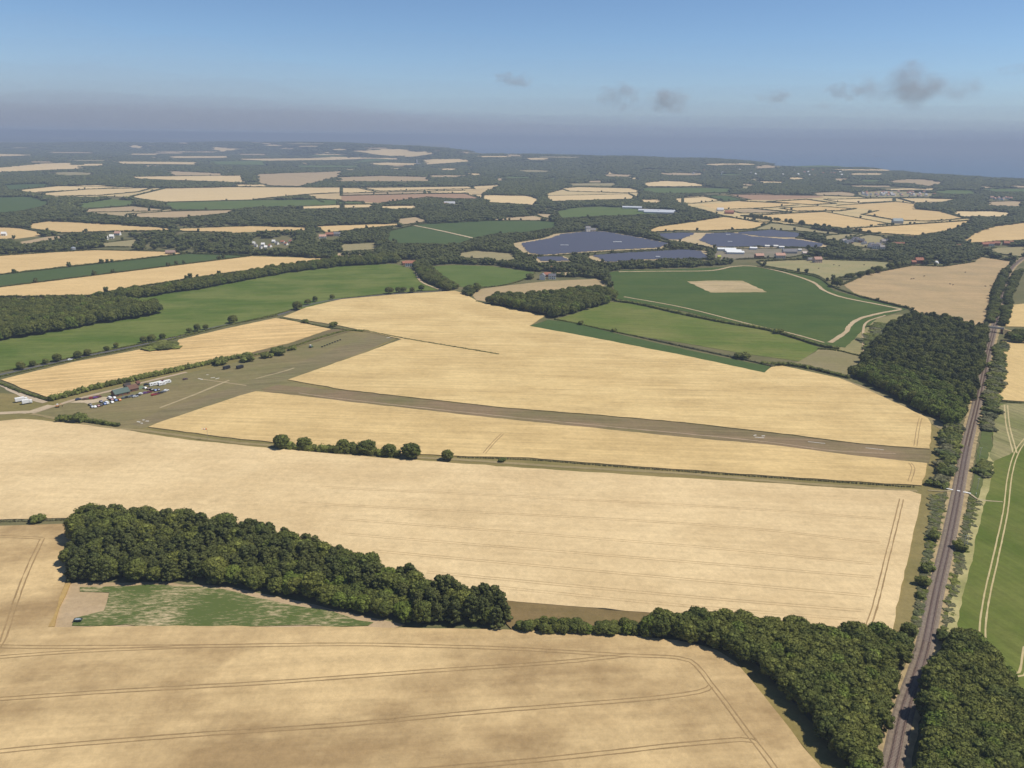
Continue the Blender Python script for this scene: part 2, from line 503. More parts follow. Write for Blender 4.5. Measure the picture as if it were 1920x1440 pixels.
field('car_park', ZA((0, 570), (150, 535), (400, 520), (560, 475), (700, 480), (720, 500), (480, 560), (300, 590), (240, 570)), (.46, .37, .25), (.38, .30, .19), .15, 0, .05, .6, 'pale gravel car park by the clubhouse')
strip('gravel_track', [(60, 775), (100, 762), (150, 747), (200, 735), (270, 717), (350, 698)], 4, .16, (.40, .31, .21), (.34, .26, .17), 'gravel track along the airfield hedge')
strip('gravel_track', [(-40, 780), (0, 775), (40, 773), (60, 772), (95, 760)], 6, .165, (.46, .37, .25), (.36, .28, .18), 'pale gravel entrance at the edge of the airfield')
strip('gravel_track', [(-40, 700), (0, 720), (35, 738), (62, 748), (85, 755)], 5, .17, (.44, .36, .26), (.36, .28, .18), 'pale farm track joining the lane to the airfield')
strip('gravel_track', [(60, 776), (110, 786), (200, 801), (270, 808), (340, 817), (430, 829), (515, 836), (640, 851), (860, 862), (1080, 877), (1280, 888), (1480, 905), (1720, 921)], 3.2, .15, (.28, .22, .11), (.21, .17, .08), 'farm track in the grass strip through the wheat', wob=.15)
# ---------- pastures and green crops of the middle distance
field('pasture', [(-150, 722), (0, 698), (333, 631), (500, 595), (560, 580), (640, 559), (740, 549), (826, 544), (813, 537), (787, 527), (772, 505), (740, 495), (640, 499), (547, 510), (393, 538), (230, 561), (0, 575), (-150, 590)],
      (.078, .116, .020), (.135, .155, .040), .15, -.2, .30, .9, 'green pasture between the lane and the hedge of trees')
field('pasture', [(810, 500), (850, 497), (920, 499), (1003, 511), (985, 522), (940, 535), (880, 541), (845, 534), (815, 512)], (.082, .120, .026), (.12, .15, .042), .15, 0, .1, .6, 'small green pasture left of the white farmhouse')
field('stubble_field', [(880, 546), (930, 538), (1030, 527), (1120, 523), (1137, 531), (1120, 545), (1000, 560), (915, 566), (893, 563)], TAN, TAN2, .15, 0, .1, .5, 'tan stubble strip behind the small square wood')
field('pasture', [(1040, 600), (1145, 566), (1190, 570), (1280, 591), (1447, 622), (1537, 652), (1500, 678), (1400, 664), (1280, 643), (1207, 632), (1120, 615)], (.098, .132, .026), (.155, .162, .046),   .15, .1, .28, .9, 'light green field right of the small square wood')
field('green_crop', [(993, 612), (1028, 600), (1075, 606), (1180, 632), (1280, 655), (1445, 688), (1433, 700), (1280, 667), (1100, 632)], DGREEN, DGREEN2, .35, .2, .1, .5, 'dark green crop strip along the wheat')
field('green_crop', [(1135, 512), (1170, 507), (1300, 504), (1420, 498), (1530, 514), (1562, 545), (1700, 580), (1645, 597), (1612, 625), (1585, 652), (1540, 645), (1280, 583), (1155, 560), (1148, 530)], (.052, .086, .020), (.074, .102, .026), .25, 0, .25, .8, 'large dark green field with a bare square in it')
field('bare_square', [(1288, 528), (1340, 526.5), (1393, 527), (1438, 548), (1380, 549), (1332, 549)], (.42, .32, .18), (.30, .24, .12), .45, 0, .4, .8, 'tan bare square in the dark green field', amp=2)
field('dry_meadow', [(1575, 652), (1610, 625), (1640, 598), (1675, 590), (1700, 590), (1660, 640), (1615, 690), (1600, 708), (1500, 682), (1537, 654)], (.27, .225, .105), (.20, .185, .080), .12, 0, .1, .9, 'dry meadow with scrub beside the large wood')
field('dry_meadow', [(1490, 681), (1540, 655), (1620, 668), (1595, 706)], (.22, .185, .095), (.19, .17, .075), .16, 0, .1, .7, 'brown grass paddock left of the large wood')
field('stubble_field', [(1581, 534), (1622, 515), (1710, 498), (1768, 500), (1827, 491), (1841, 482), (1902, 491), (1875, 515), (1862, 545), (1852, 600), (1842, 625), (1760, 612), (1704, 579), (1612, 557)], (.40, .285, .150), (.31, .235, .125), .15, .1, .2, .8, 'tan grazed field with dark cattle left of the railway', far=True)
field('pasture', [(1420, 491), (1480, 488), (1540, 487), (1640, 490), (1690, 494), (1640, 507), (1570, 523), (1550, 527), (1530, 516), (1430, 498)], (.24, .225, .105), (.30, .25, .125), .15, 0, .1, .8, 'olive paddock below the pink house', far=True)
for px, w, lb in (([(1160, 510), (1240, 509), (1330, 508), (1370, 501), (1400, 499), (1430, 502), (1480, 514), (1525, 530), (1545, 545), (1580, 558), (1640, 570), (1690, 580)], 5, 'pale track along the top of the dark green field'),
                  ([(1690, 581), (1650, 588), (1610, 599), (1592, 613), (1585, 624), (1556, 643)], 5, 'pale curving track beside the dry meadow'),
                  ([(1170, 557), (1280, 577), (1400, 607), (1480, 625), (1545, 643)], 3, 'thin pale track along the bottom of the dark green field'),
                  ([(1620, 660), (1618, 630), (1625, 605), (1660, 592)], 2.5, 'faint track through the dry meadow'),
                  ([(780, 505), (788, 527), (815, 540), (830, 545)], 3.5, 'pale lane down from the red roofed farm')):
    strip('farm_track', px, w, .5, (.44, .34, .21), (.36, .27, .16), lb)
# green crop right of the railway
field('green_crop', [(1857, 758), (1920, 757), (2100, 770), (2300, 1400), (2000, 1380), (1920, 1312), (1870, 1240), (1838, 1198), (1780, 1190), (1786, 1150), (1810, 1050), (1840, 940), (1855, 880), (1862, 830)],
      (.086, .116, .020), (.150, .158, .042), .3, 1.25, .2, .7, 'bright green crop right of the railway')
field('dry_margin', [(1857, 758), (1985, 757), (1950, 800), (1915, 838), (1880, 858), (1862, 866), (1861, 830)], (.27, .235, .115), (.15, .155, .055), .34, 1.25, .5, .9, 'straw coloured end of the green crop right of the railway', amp=3)
strip('dry_margin', [(1860, 850), (1850, 905), (1832, 965), (1812, 1050), (1793, 1130), (1783, 1192)], 4.0, .36, (.38, .33, .15), (.2, .2, .07), 'straw edge of the green crop along the railway', wob=.15, patch=.9)
strip('wheel_tracks', [(1978, 760), (1925, 822), (1905, 852), (1893, 895), (1885, 960), (1868, 1040), (1850, 1120), (1842, 1180), (1848, 1215), (1880, 1260), (1930, 1320)], .7, .37, (.44, .36, .19), (.40, .32, .16), 'pale pair of wheel tracks through the green crop', offs=(-1.1, 1.1), step=4)
strip('wheel_tracks', [(1886, 760), (1890, 800), (1903, 850)], .9, .375, (.46, .38, .21), (.40, .32, .16), 'second pair of wheel tracks at the top of the green crop', offs=(-1.1, 1.1), step=4)
strip('wheel_tracks', [(1890, 1262), (1915, 1265), (1925, 1215)], .9, .37, (.46, .38, .21), (.40, .32, .16), 'turning tracks at the foot of the green crop', offs=(-1.0, 1.0), step=3)
# tramlines in the near wheat
TR, TR2 = (.27, .185, .088), (.33, .225, .110)
def tram(px, lb, gap=.95, w=.5):
    strip('wheel_tracks', px, w, W_H + .055, TR, TR2, lb, offs=(-gap, gap), step=4, wob=.25)
tram([(-40, 1214), (100, 1216), (390, 1214), (640, 1211), (800, 1214), (960, 1219), (1150, 1230), (1270, 1236), (1305, 1250), (1330, 1282), (1360, 1320), (1400, 1375), (1450, 1440), (1490, 1500)], 'wheel tracks curving round the headland of the nearest wheat')
tram([(-60, 1240), (150, 1224), (390, 1214)], 'upper wheel tracks at the edge of the nearest wheat')
tram([(-60, 1318), (200, 1300), (500, 1283), (640, 1273), (860, 1257), (1040, 1245), (1180, 1231)], 'first straight wheel tracks across the nearest wheat')
tram([(-120, 1424), (100, 1402), (400, 1378), (640, 1362), (900, 1338), (1200, 1314), (1310, 1300), (1332, 1290)], 'second straight wheel tracks across the nearest wheat')
tram([(700, 1455), (1040, 1425), (1250, 1402), (1390, 1390), (1418, 1396)], 'third straight wheel tracks across the nearest wheat')
tram([(-20, 1235), (5, 1205), (30, 1130), (55, 1065), (80, 1012)], 'wheel tracks turning up beside the row crop', 1.0, .7)
tram([(0, 1008), (50, 1010), (80, 1012)], 'wheel tracks along the top of the left wheat corner')
tram([(1625, 1182), (1640, 1140), (1660, 1060), (1680, 980), (1690, 938)], 'upright wheel tracks at the end of the largest wheat field', 1.0, .6)
for i, (xa, ya, xm, ym, xb, yb) in enumerate(((600, 915, 1300, 950, 1660, 975), (560, 945, 1300, 985, 1650, 1020), (640, 975, 1280, 1025, 1640, 1060), (640, 1003, 1280, 1055, 1640, 1085), (700, 1035, 1280, 1088, 1630, 1120), (800, 1075, 1280, 1120, 1620, 1148), (900, 1100, 1280, 1138, 1610, 1165))):
    strip('wheel_tracks', [(xa, ya), (xm, ym), (xb, yb)], .24, W_H + .052, (.40, .28, .14), (.44, .31, .16), 'faint wheel tracks number %s from the top across the largest wheat field' % ('one two three four five six seven'.split()[i]), offs=(-.95, .95), step=6, wob=.4)
tram([(908, 852), (925, 832), (942, 815)], 'short straight wheel tracks in the long wheat strip', .9, .6)
tram([(1705, 905), (1712, 880), (1706, 870)], 'short wheel tracks at the end of the long wheat strip', .9, .5)
tram([(1716, 838), (1722, 800), (1726, 785)], 'short wheel tracks at the corner of the broad wheat field', .9, .5)

# ------------------------------------------------------------------ far fields
FAR = [
 # left
 ('wheat_field', Z1((0, 780), (300, 760), (540, 747), (930, 756), (1060, 766), (0, 885), (-60, 890), (-60, 785)), 'w', 'pale wheat above the long green strip'),
 ('green_crop', Z1((-60, 895), (0, 887), (1060, 768), (1410, 780), (0, 955), (-60, 962)), 'd', 'long dark green strip between pale wheat fields'),
 ('wheat_field', Z1((-60, 965), (0, 957), (1410, 782), (1890, 795), (1740, 818), (1300, 875), (1000, 920), (760, 958), (500, 1010), (-60, 1015)), 'w', 'pale wheat below the long green strip'),
 ('wheat_field', Z1((-60, 612), (0, 618), (120, 625), (290, 658), (80, 685), (-60, 690)), 'w', 'gold wheat patch beyond the left dark green wood edge'),
 ('wheat_field', Z1((145, 605), (280, 585), (500, 595), (960, 625), (970, 640), (620, 645), (350, 652), (170, 628)), 'w', None),
 ('wheat_field', Z1((1000, 627), (1400, 612), (1740, 620), (1730, 640), (1480, 642), (1300, 650), (1010, 642)), 'w', None),
 ('wheat_field', Z2((-150, 615), (0, 608), (330, 598), (335, 610), (150, 625), (20, 642), (-90, 650)), 'w', None),
 ('stubble_field', Z1((60, 712), (280, 670), (450, 665), (330, 690), (120, 720)), 't', None),
 ('stubble_field', Z1((400, 690), (550, 690), (420, 715)), 't', None),
 ('stubble_field', Z1((490, 718), (780, 685), (760, 715), (720, 730), (530, 730)), 'o', None),
 ('pasture', Z1((-60, 450), (180, 445), (290, 475), (260, 500), (130, 530), (-60, 548)), 'd', None),
 ('pasture', Z1((400, 490), (620, 460), (790, 470), (760, 500), (460, 510)), 'g', None),
 ('wheat_field', Z1((725, 450), (930, 400), (1300, 393), (1920, 395), (1920, 425), (1720, 435), (1430, 462), (900, 475)), 'p', 'widest pale wheat field on the far left plain'),
 ('pasture', Z1((900, 480), (1430, 466), (1800, 462), (1920, 468), (1940, 488), (1480, 505), (1330, 520), (980, 525)), 'g', None),
 ('stubble_field', Z1((450, 520), (750, 500), (930, 520), (880, 528), (480, 535)), 't', None),
 ('stubble_field', Z1((720, 545), (960, 530), (1330, 522), (1290, 540), (1000, 570), (790, 568)), 't', None),
 ('wheat_field', Z1((1480, 512), (1930, 492), (1930, 512), (1700, 516)), 'p', None),
 ('wheat_field', Z1((185, 432), (500, 405), (860, 397), (780, 420), (560, 440), (300, 445)), 'p', None),
 ('wheat_field', Z1((80, 412), (320, 388), (560, 380), (680, 393), (350, 415), (190, 425)), 'p', None),
 ('pasture', Z1((0, 380), (300, 372), (300, 390), (80, 408), (0, 408)), 'd', None),
 ('wheat_field', Z1((725, 335), (1390, 328), (1390, 367), (1200, 362), (960, 355), (760, 346)), 'p', None),
 ('stubble_field', Z1((925, 302), (1280, 318), (1270, 328), (960, 328)), 't', None),
 ('stubble_field', Z1((1425, 322), (1930, 305), (1930, 330), (1690, 390), (1530, 387), (1425, 365)), 't', None),
 ('wheat_field', Z1((1300, 378), (1480, 378), (1500, 391), (1300, 390)), 'p', None),
 ('wheat_field', Z1((-60, 290), (200, 265), (400, 258), (490, 290), (270, 298), (120, 305), (-60, 312)), 'p', None),
 ('wheat_field', Z1((430, 264), (610, 264), (600, 273), (450, 276)), 'p', None),
 ('wheat_field', Z1((620, 250), (1125, 254), (1120, 268), (680, 263)), 'p', None),
 ('wheat_field', Z1((950, 221), (1330, 219), (1260, 230), (950, 231)), 'p', None),
 ('wheat_field', Z1((1270, 236), (1880, 224), (1930, 240), (1500, 246)), 'p', None),
 ('pasture', Z1((1180, 250), (1500, 245), (1530, 272), (1190, 266)), 'g', None),
 ('wheat_field', Z1((1165, 174), (1220, 165), (1350, 180), (1250, 195)), 'p', None),
 ('wheat_field', Z1((720, 165), (760, 156), (820, 172), (790, 179)), 'p', None),
 ('wheat_field', Z1((-60, 206), (250, 214), (-60, 223)), 'p', None),
 ('wheat_field', Z1((800, 137), (900, 138), (900, 144), (800, 143)), 'p', None),
 ('wheat_field', Z1((980, 141), (1080, 143), (1070, 149), (985, 147)), 'p', None),
 ('wheat_field', Z1((920, 124), (1180, 128), (1180, 133), (930, 130)), 'p', None),
 ('wheat_field', Z1((700, 206), (900, 206), (900, 213), (700, 212)), 'p', None),
 ('wheat_field', Z1((1480, 154), (1590, 155), (1590, 161), (1480, 160)), 'p', None),
 ('wheat_field', Z1((1680, 161), (1790, 160), (1790, 168), (1680, 168)), 'p', None),
 ('wheat_field', Z1((290, 118), (440, 121), (440, 127), (290, 126)), 'p', None),
 # centre
 ('wheat_field', Z2((0, 397), (100, 399), (200, 420), (0, 426)), 'p', None),
 ('wheat_field', Z2((120, 398), (740, 389), (740, 402), (220, 416)), 'p', None),
 ('wheat_field', Z2((720, 389), (900, 381), (905, 390), (750, 403)), 'p', None),
 ('ploughed_field', Z2((0, 442), (460, 431), (700, 430), (790, 460), (640, 460), (480, 450), (230, 482), (0, 472)), 'b', 'reddish brown field on the far plain'),
 ('stubble_field', Z2((0, 429), (470, 416), (470, 428), (0, 439)), 't', None),
 ('wheat_field', Z2((490, 418), (700, 412), (705, 427), (500, 427)), 'p', None),
 ('wheat_field', Z2((745, 436), (1060, 442), (1125, 468), (1080, 496), (930, 486), (830, 481)), 'p', None),
 ('wheat_field', Z2((1130, 442), (1620, 431), (1650, 446), (1640, 460), (1180, 473)), 'p', None),
 ('wheat_field', Z2((1235, 401), (1330, 392), (1640, 400), (1700, 425), (1560, 425), (1280, 416)), 'p', None),
 ('wheat_field', Z2((1690, 372), (1800, 358), (1930, 362), (2110, 388), (1920, 391), (1700, 391)), 'p', None),
 ('pasture', Z2((1660, 398), (1920, 396), (2220, 400), (2200, 424), (1920, 430), (1740, 426)), 'g', None),
 ('wheat_field', Z2((1650, 463), (1800, 462), (1820, 486), (1700, 481)), 'p', None),
 ('wheat_field', Z2((1850, 458), (2050, 447), (2140, 468), (1980, 485), (1900, 482)), 'p', None),
 ('pasture', Z2((-20, 475), (120, 475), (130, 490), (-20, 490)), 'g', None),
 ('wheat_field', Z2((0, 493), (180, 490), (170, 508), (0, 511)), 'p', None),
 ('wheat_field', Z2((200, 500), (430, 497), (430, 512), (240, 516)), 'p', None),
 ('pasture', Z2((1210, 530), (1300, 510), (1450, 502), (1600, 508), (1720, 525), (1800, 545), (1500, 557), (1230, 572)), 'g', 'light green field above the blue solar panels'),
 ('green_crop', Z2((240, 695), (270, 640), (440, 602), (850, 582), (1130, 583), (1225, 592), (1210, 622), (1050, 650), (900, 655), (740, 686), (680, 712), (560, 716), (420, 710), (330, 712)), 'd', 'dark green field crossed by a pale track'),
 ('stubble_field', Z2((820, 572), (1080, 555), (1170, 575), (1140, 581), (850, 580)), 't', None),
 ('stubble_field', Z2((1090, 543), (1185, 545), (1175, 572), (1120, 560)), 't', None),
 ('stubble_field', Z2((285, 577), (420, 560), (500, 585), (350, 607)), 't', None),
 ('stubble_field', Z2((20, 260), (140, 236), (300, 240), (20, 262)), 'g', None),
 ('meadow', Z2((-10, 715), (210, 705), (200, 745), (-10, 757)), 'o', None),
 ('meadow', Z2((-40, 762), (190, 768), (150, 780), (-40, 786)), 't', None),
 ('meadow', Z2((610, 772), (760, 750), (960, 765), (1005, 797), (940, 808), (800, 800), (690, 792)), 'o', 'olive meadow left of the solar panels'),
 ('solar_meadow', Z2((945, 712), (1130, 680), (1200, 655), (1350, 643), (1480, 641), (1720, 680), (1870, 715), (1810, 742), (1500, 756), (1130, 782), (1040, 780)), 's', 'tan grass round the largest blue solar array'),
 ('solar_meadow', Z2((1360, 782), (1500, 770), (1920, 744), (2060, 752), (2080, 800), (1920, 800), (1650, 808), (1520, 824), (1420, 815)), 's', None),
 ('solar_meadow', Z2((1080, 788), (1250, 782), (1330, 815), (1100, 822)), 's', None),
 ('solar_meadow', Z2((1740, 658), (1920, 648), (2180, 650), (2420, 633), (2630, 660), (2560, 682), (2640, 690), (2800, 735), (2450, 738), (2080, 738), (1920, 705), (1830, 692)), 's', 'tan grass round the right solar arrays'),
 ('wheat_field', Z2((1700, 647), (1780, 615), (1920, 597), (2150, 560), (2420, 592), (2320, 630), (2070, 640), (1920, 638), (1750, 648)), 'w', 'wheat field behind the right solar arrays'),
 ('wheat_field', Z2((60, 190), (350, 180), (550, 205), (420, 222), (180, 210)), 'p', None),
 ('wheat_field', Z2((-60, 224), (340, 232), (330, 240), (-60, 238)), 'p', None),
 ('wheat_field', Z2((450, 236), (690, 236), (740, 248), (560, 262), (470, 268)), 'p', None),
 ('stubble_field', Z2((-30, 338), (220, 330), (480, 336), (525, 360), (300, 362), (-30, 362)), 't', None),
 ('stubble_field', Z2((900, 208), (1030, 214), (1020, 222), (910, 216)), 't', None),
 ('stubble_field', Z2((1260, 372), (1560, 370), (1540, 388), (1270, 386)), 'o', None),
 ('meadow', Z2((520, 496), (640, 488), (735, 490), (640, 502)), 'o', None),
 ('wheat_field', Z2((1200, 872), (1370, 872), (1370, 895), (1210, 897)), 't', None),
 # right
 ('stubble_field', Z3((400, 632), (500, 592), (560, 602), (620, 610), (900, 655), (860, 662), (640, 640)), 'o', None),
 ('wheat_field', Z3((330, 556), (800, 532), (1180, 602), (1100, 606), (880, 620), (680, 602), (500, 578)), 'w', 'wheat field with a row of round trees along its edge'),
 ('wheat_field', Z3((930, 628), (1650, 580), (1500, 640), (1330, 670), (1100, 657), (960, 642)), 'w', 'wheat field directly above the tree hidden village'),
 ('wheat_field', Z3((870, 496), (1200, 475), (1330, 490), (1300, 517), (1450, 530), (1590, 570), (1400, 586), (1200, 580), (1010, 547), (1100, 525)), 'w', None),
 ('wheat_field', Z3((550, 512), (760, 500), (970, 516), (880, 528), (650, 530)), 'w', None),
 ('wheat_field', Z3((90, 491), (330, 473), (600, 486), (650, 493), (500, 508), (200, 521)), 'w', None),
 ('ploughed_field', Z3((250, 435), (400, 429), (750, 440), (800, 450), (500, 466), (380, 465)), 'b', None),
 ('pasture', Z3((130, 440), (250, 441), (360, 467), (230, 475)), 'd', None),
 ('wheat_field', Z3((480, 476), (700, 463), (860, 486), (720, 493), (620, 484)), 'w', None),
 ('wheat_field', Z3((800, 463), (1190, 455), (1190, 474), (1000, 483), (870, 476)), 'p', None),
 ('wheat_field', Z3((1210, 455), (1540, 460), (1480, 476), (1300, 481)), 'p', None),
 ('stubble_field', Z3((630, 431), (900, 416), (980, 431), (970, 446), (800, 440)), 't', None),
 ('stubble_field', Z3((250, 525), (400, 515), (600, 535), (480, 540), (330, 540)), 't', None),
 ('stubble_field', Z3((1100, 364), (1260, 350), (1380, 352), (1490, 373), (1380, 390), (1250, 370)), 't', None),
 ('stubble_field', Z3((1615, 376), (1755, 395), (1700, 403)), 't', None),
 ('wheat_field', Z3((1480, 527), (1780, 530), (1930, 550), (1750, 562), (1570, 562)), 'p', None),
 ('stubble_field', Z3((1700, 476), (1930, 470), (1930, 502), (1710, 496)), 't', None),
 ('wheat_field', Z3((1570, 697), (1640, 650), (1740, 615), (1930, 592), (1980, 592), (1980, 690), (1800, 698), (1640, 712)), 'w', 'wheat field curving above the red roofed terrace'),
 ('pasture', Z3((1670, 752), (1760, 735), (1940, 728), (1960, 780), (1900, 787)), 'o', None),
 ('meadow', Z3((730, 680), (850, 660), (1110, 650), (1000, 670), (880, 700)), 'o', None),
 ('stubble_field', Z3((390, 276), (480, 271), (545, 285), (400, 291)), 't', None),
 ('stubble_field', Z3((680, 325), (780, 324), (770, 335)), 'p', None),
 ('stubble_field', Z3((915, 317), (1150, 317), (1140, 326), (930, 326)), 'p', None),
 ('stubble_field', Z3((800, 345), (930, 345), (935, 358), (870, 360)), 't', None),
 ('stubble_field', Z3((340, 343), (460, 350), (400, 361)), 'o', None),
 ('yard', Z3((180, 735), (400, 730), (700, 735), (730, 765), (600, 790), (300, 800), (160, 800)), 'y', 'mixed yards of the nursery below the solar panels'),
 ('village_green', Z3((890, 690), (1000, 655), (1120, 670), (1180, 700), (1080, 740), (920, 720)), 'o', None),
 ('village_green', Z3((960, 425), (1100, 412), (1440, 430), (1400, 448), (1020, 452)), 'o', None),
]
KINDS = dict(w=((.57, .405, .19), (.47, .325, .145)), p=((.60, .455, .245), (.52, .39, .20)), g=((.086, .122, .034), (.118, .142, .046)), d=((.058, .088, .028), (.075, .104, .034)),
             t=((.40, .30, .175), (.32, .245, .14)), o=((.26, .225, .115), (.31, .255, .135)), b=((.33, .205, .125), (.30, .20, .12)), s=((.45, .345, .20), (.36, .29, .15)), y=((.22, .19, .14), (.12, .12, .07)))
WORDS = dict(w='ripe wheat', p='pale wheat', g='green pasture', d='dark green field', t='tan stubble', o='olive meadow', b='brown field', s='tan grass under solar panels', y='yard')
field('wheat_field', Z3((0, 447), (250, 434), (800, 442), (1200, 454), (1560, 459), (1480, 477), (1335, 486), (1320, 515), (1460, 530), (1600, 568), (1650, 580), (1500, 640), (1330, 668), (1100, 655), (930, 630), (680, 606), (520, 598), (420, 590), (230, 556), (110, 522), (0, 495)), (.53, .40, .20), (.40, .32, .155), .12, .2, .1, .7, 'pale stubble filling the gaps between the right hand far wheat fields', far=True)
for px, c1, c2, lb in (
    (Z1((80, 412), (320, 387), (680, 391), (930, 399), (725, 450), (560, 446), (300, 448)), (.52, .40, .21), (.38, .31, .15), 'pale stubble between the far left wheat fields'),
    (Z2((-200, 434), (0, 394), (740, 387), (905, 380), (800, 430), (792, 462), (480, 456), (230, 485), (-100, 478)), (.50, .38, .20), (.38, .28, .15), 'pale stubble round the reddish brown far field'),
    (Z2((1130, 440), (1235, 398), (1330, 390), (1640, 398), (1702, 426), (1652, 462), (1180, 475)), (.53, .41, .22), (.40, .32, .16), 'pale stubble between the two far centre wheat fields'),
    (Z1((430, 520), (760, 498), (940, 518), (1340, 521), (1290, 541), (1000, 571), (780, 570), (480, 537)), (.38, .29, .165), (.28, .24, .12), 'tan grass round the far left stubble fields')):
    field('stubble_field', px, c1, c2, .12, .2, .1, .7, lb, far=True)
for i, (nm, px, k, lb) in enumerate(FAR):
    px = [(x, max(y, 256 + .006 * x)) for x, y in px]
    c1, c2 = KINDS[k]
    j = 1 + rng.uniform(-.07, .07)
    c1 = tuple(c * j for c in c1)
    cx, cyy = np.mean([p[0] for p in px]), np.mean([p[1] for p in px])
    side = 'left' if cx < 500 else 'centre left' if cx < 850 else 'centre' if cx < 1150 else 'centre right' if cx < 1500 else 'right'
    how = 'near the horizon' if cyy < 320 else 'on the far plain' if cyy < 400 else 'in the middle distance'
    field(nm, px, c1, c2, .3, rng.uniform(-.5, .5), .14, .5, lb or '%s %s at the %s' % (WORDS[k], how, side), far=True)
fr = random.Random(21)
made = 0
for _ in range(900):
    if made >= 80: break
    if fr.random() < .72: x, y = fr.uniform(-30, 1000), 262 + 74 * fr.random() ** 1.1
    else: x, y = fr.uniform(1000, 1920), fr.uniform(305, 375)
    if y < 266 + max(0, x - 500) * .040: continue
    k = (y - 250) / 60
    w, h = fr.choice((20, 34, 60, 90, 140, 200)) * fr.uniform(.8, 1.2) * (.5 + .6 * k), fr.uniform(1.2, 2.7) * (.5 + .8 * k)
    sk = fr.uniform(-.5, .5) * w * .3
    q = [(x, y), (x + w * .45 + sk, y - h * fr.uniform(.1, .5)), (x + w, y + h * fr.uniform(-.1, .3)), (x + w * .9 - sk, y + h), (x + w * .3, y + h * fr.uniform(.8, 1.2))]
    if any(inside(q + [(x + w / 2, y + h / 2)], np.array(f)).any() or inside(f, np.array(q)).any() for f in FIELD_PX): continue
    made += 1
    kk = fr.choice('pppptttoogg')
    field({'p': 'wheat_field', 't': 'stubble_field', 'o': 'meadow', 'g': 'pasture'}[kk], q, *KINDS[kk], .3, 0, .1, .5, 'thin strip of %s in the haze near the horizon' % WORDS[kk], far=True)
strip('farm_track', Z2((400, 608), (560, 640), (745, 682)), 7, .9, (.50, .40, .25), (.4, .3, .2), 'pale track across the dark green field')

# ------------------------------------------------------------------ trees
def ico(sub):
    bm = bmesh.new()
    bmesh.ops.create_icosphere(bm, subdivisions=sub, radius=1.0)
    v = np.array([x.co[:] for x in bm.verts]); f = [tuple(a.index for a in q.verts) for q in bm.faces]
    bm.free()
    return v, f
ICO1, ICO2 = ico(1), ico(2)

def blobs(spec, r, leaf_n, leaf_s, sub=ICO2, jit=.2):
    """lumpy foliage masses plus loose leaf clumps on their surface"""
    V, Fc = [], []
    bv, bf = sub
    for c, rad in spec:
        ph = r.uniform(0, 6.28, 3)
        n = 1 + jit * (np.sin(bv[:, 0] * 5 + ph[0]) * np.sin(bv[:, 1] * 5 + ph[1]) + .6 * np.sin(bv[:, 2] * 7 + ph[2])) + r.normal(0, jit * .55, len(bv))
        w = bv * n[:, None] * np.asarray(rad) + np.asarray(c)
        b = len(V)
        V += w.tolist(); Fc += [tuple(i + b for i in q) for q in bf]
    per = leaf_n // max(len(spec), 1)
    for c, rad in spec:
        d = r.normal(0, 1, (per, 3)); d /= np.linalg.norm(d, axis=1, keepdims=True)
        d[:, 2] = np.where(d[:, 2] < -.3, -d[:, 2], d[:, 2])
        p = np.asarray(c) + d * np.asarray(rad) * r.uniform(.95, 1.25, (per, 1))
        for q, dd in zip(p, d):
            u = np.cross(dd, r.normal(0, 1, 3)); u /= max(np.linalg.norm(u), 1e-6)
            v = np.cross(dd + r.normal(0, .5, 3), u); v /= max(np.linalg.norm(v), 1e-6)
            s = leaf_s * r.uniform(.6, 1.3)
            b = len(V)
            V += [(q - u * s - v * s * .6).tolist(), (q + u * s - v * s * .5).tolist(), (q + v * s).tolist()]
            Fc.append((b, b + 1, b + 2))
    return V, Fc

def to_mesh(name, V, Fc, mat):
    me = bpy.data.meshes.new(name)
    me.from_pydata([tuple(v) for v in V], [], Fc)
    me.materials.append(mat)
    return me

def trunk_mesh(name, h, r0, r, limbs=4, lean=.02):
    V, Fc = [], []
    def tube(P, R0, R1, k=6):
        b = len(V); n = len(P)
        for i, p in enumerate(P):
            rr = R0 + (R1 - R0) * i / (n - 1)
            for a in range(k):
                t = 2 * math.pi * a / k
                V.append((p[0] + rr * math.cos(t), p[1] + rr * math.sin(t), p[2]))
        for i in range(n - 1):
            for a in range(k):
                Fc.append((b + i * k + a, b + i * k + (a + 1) % k, b + (i + 1) * k + (a + 1) % k, b + (i + 1) * k + a))
    off = r.normal(0, lean, 2)
    tube([(off[0] * t, off[1] * t, h * t - .15) for t in (0, .12, .45, .8)], r0 * 1.35, r0 * .45)
    for i in range(limbs):
        a = r.uniform(0, 6.28); z = h * r.uniform(.3, .6); L = h * r.uniform(.2, .3)
        tube([(0, 0, z), (math.cos(a) * L * .5, math.sin(a) * L * .5, z + L * .45), (math.cos(a) * L, math.sin(a) * L, z + L)], r0 * .35, r0 * .1, 5)
    return to_mesh(name, V, Fc, M_BARK)

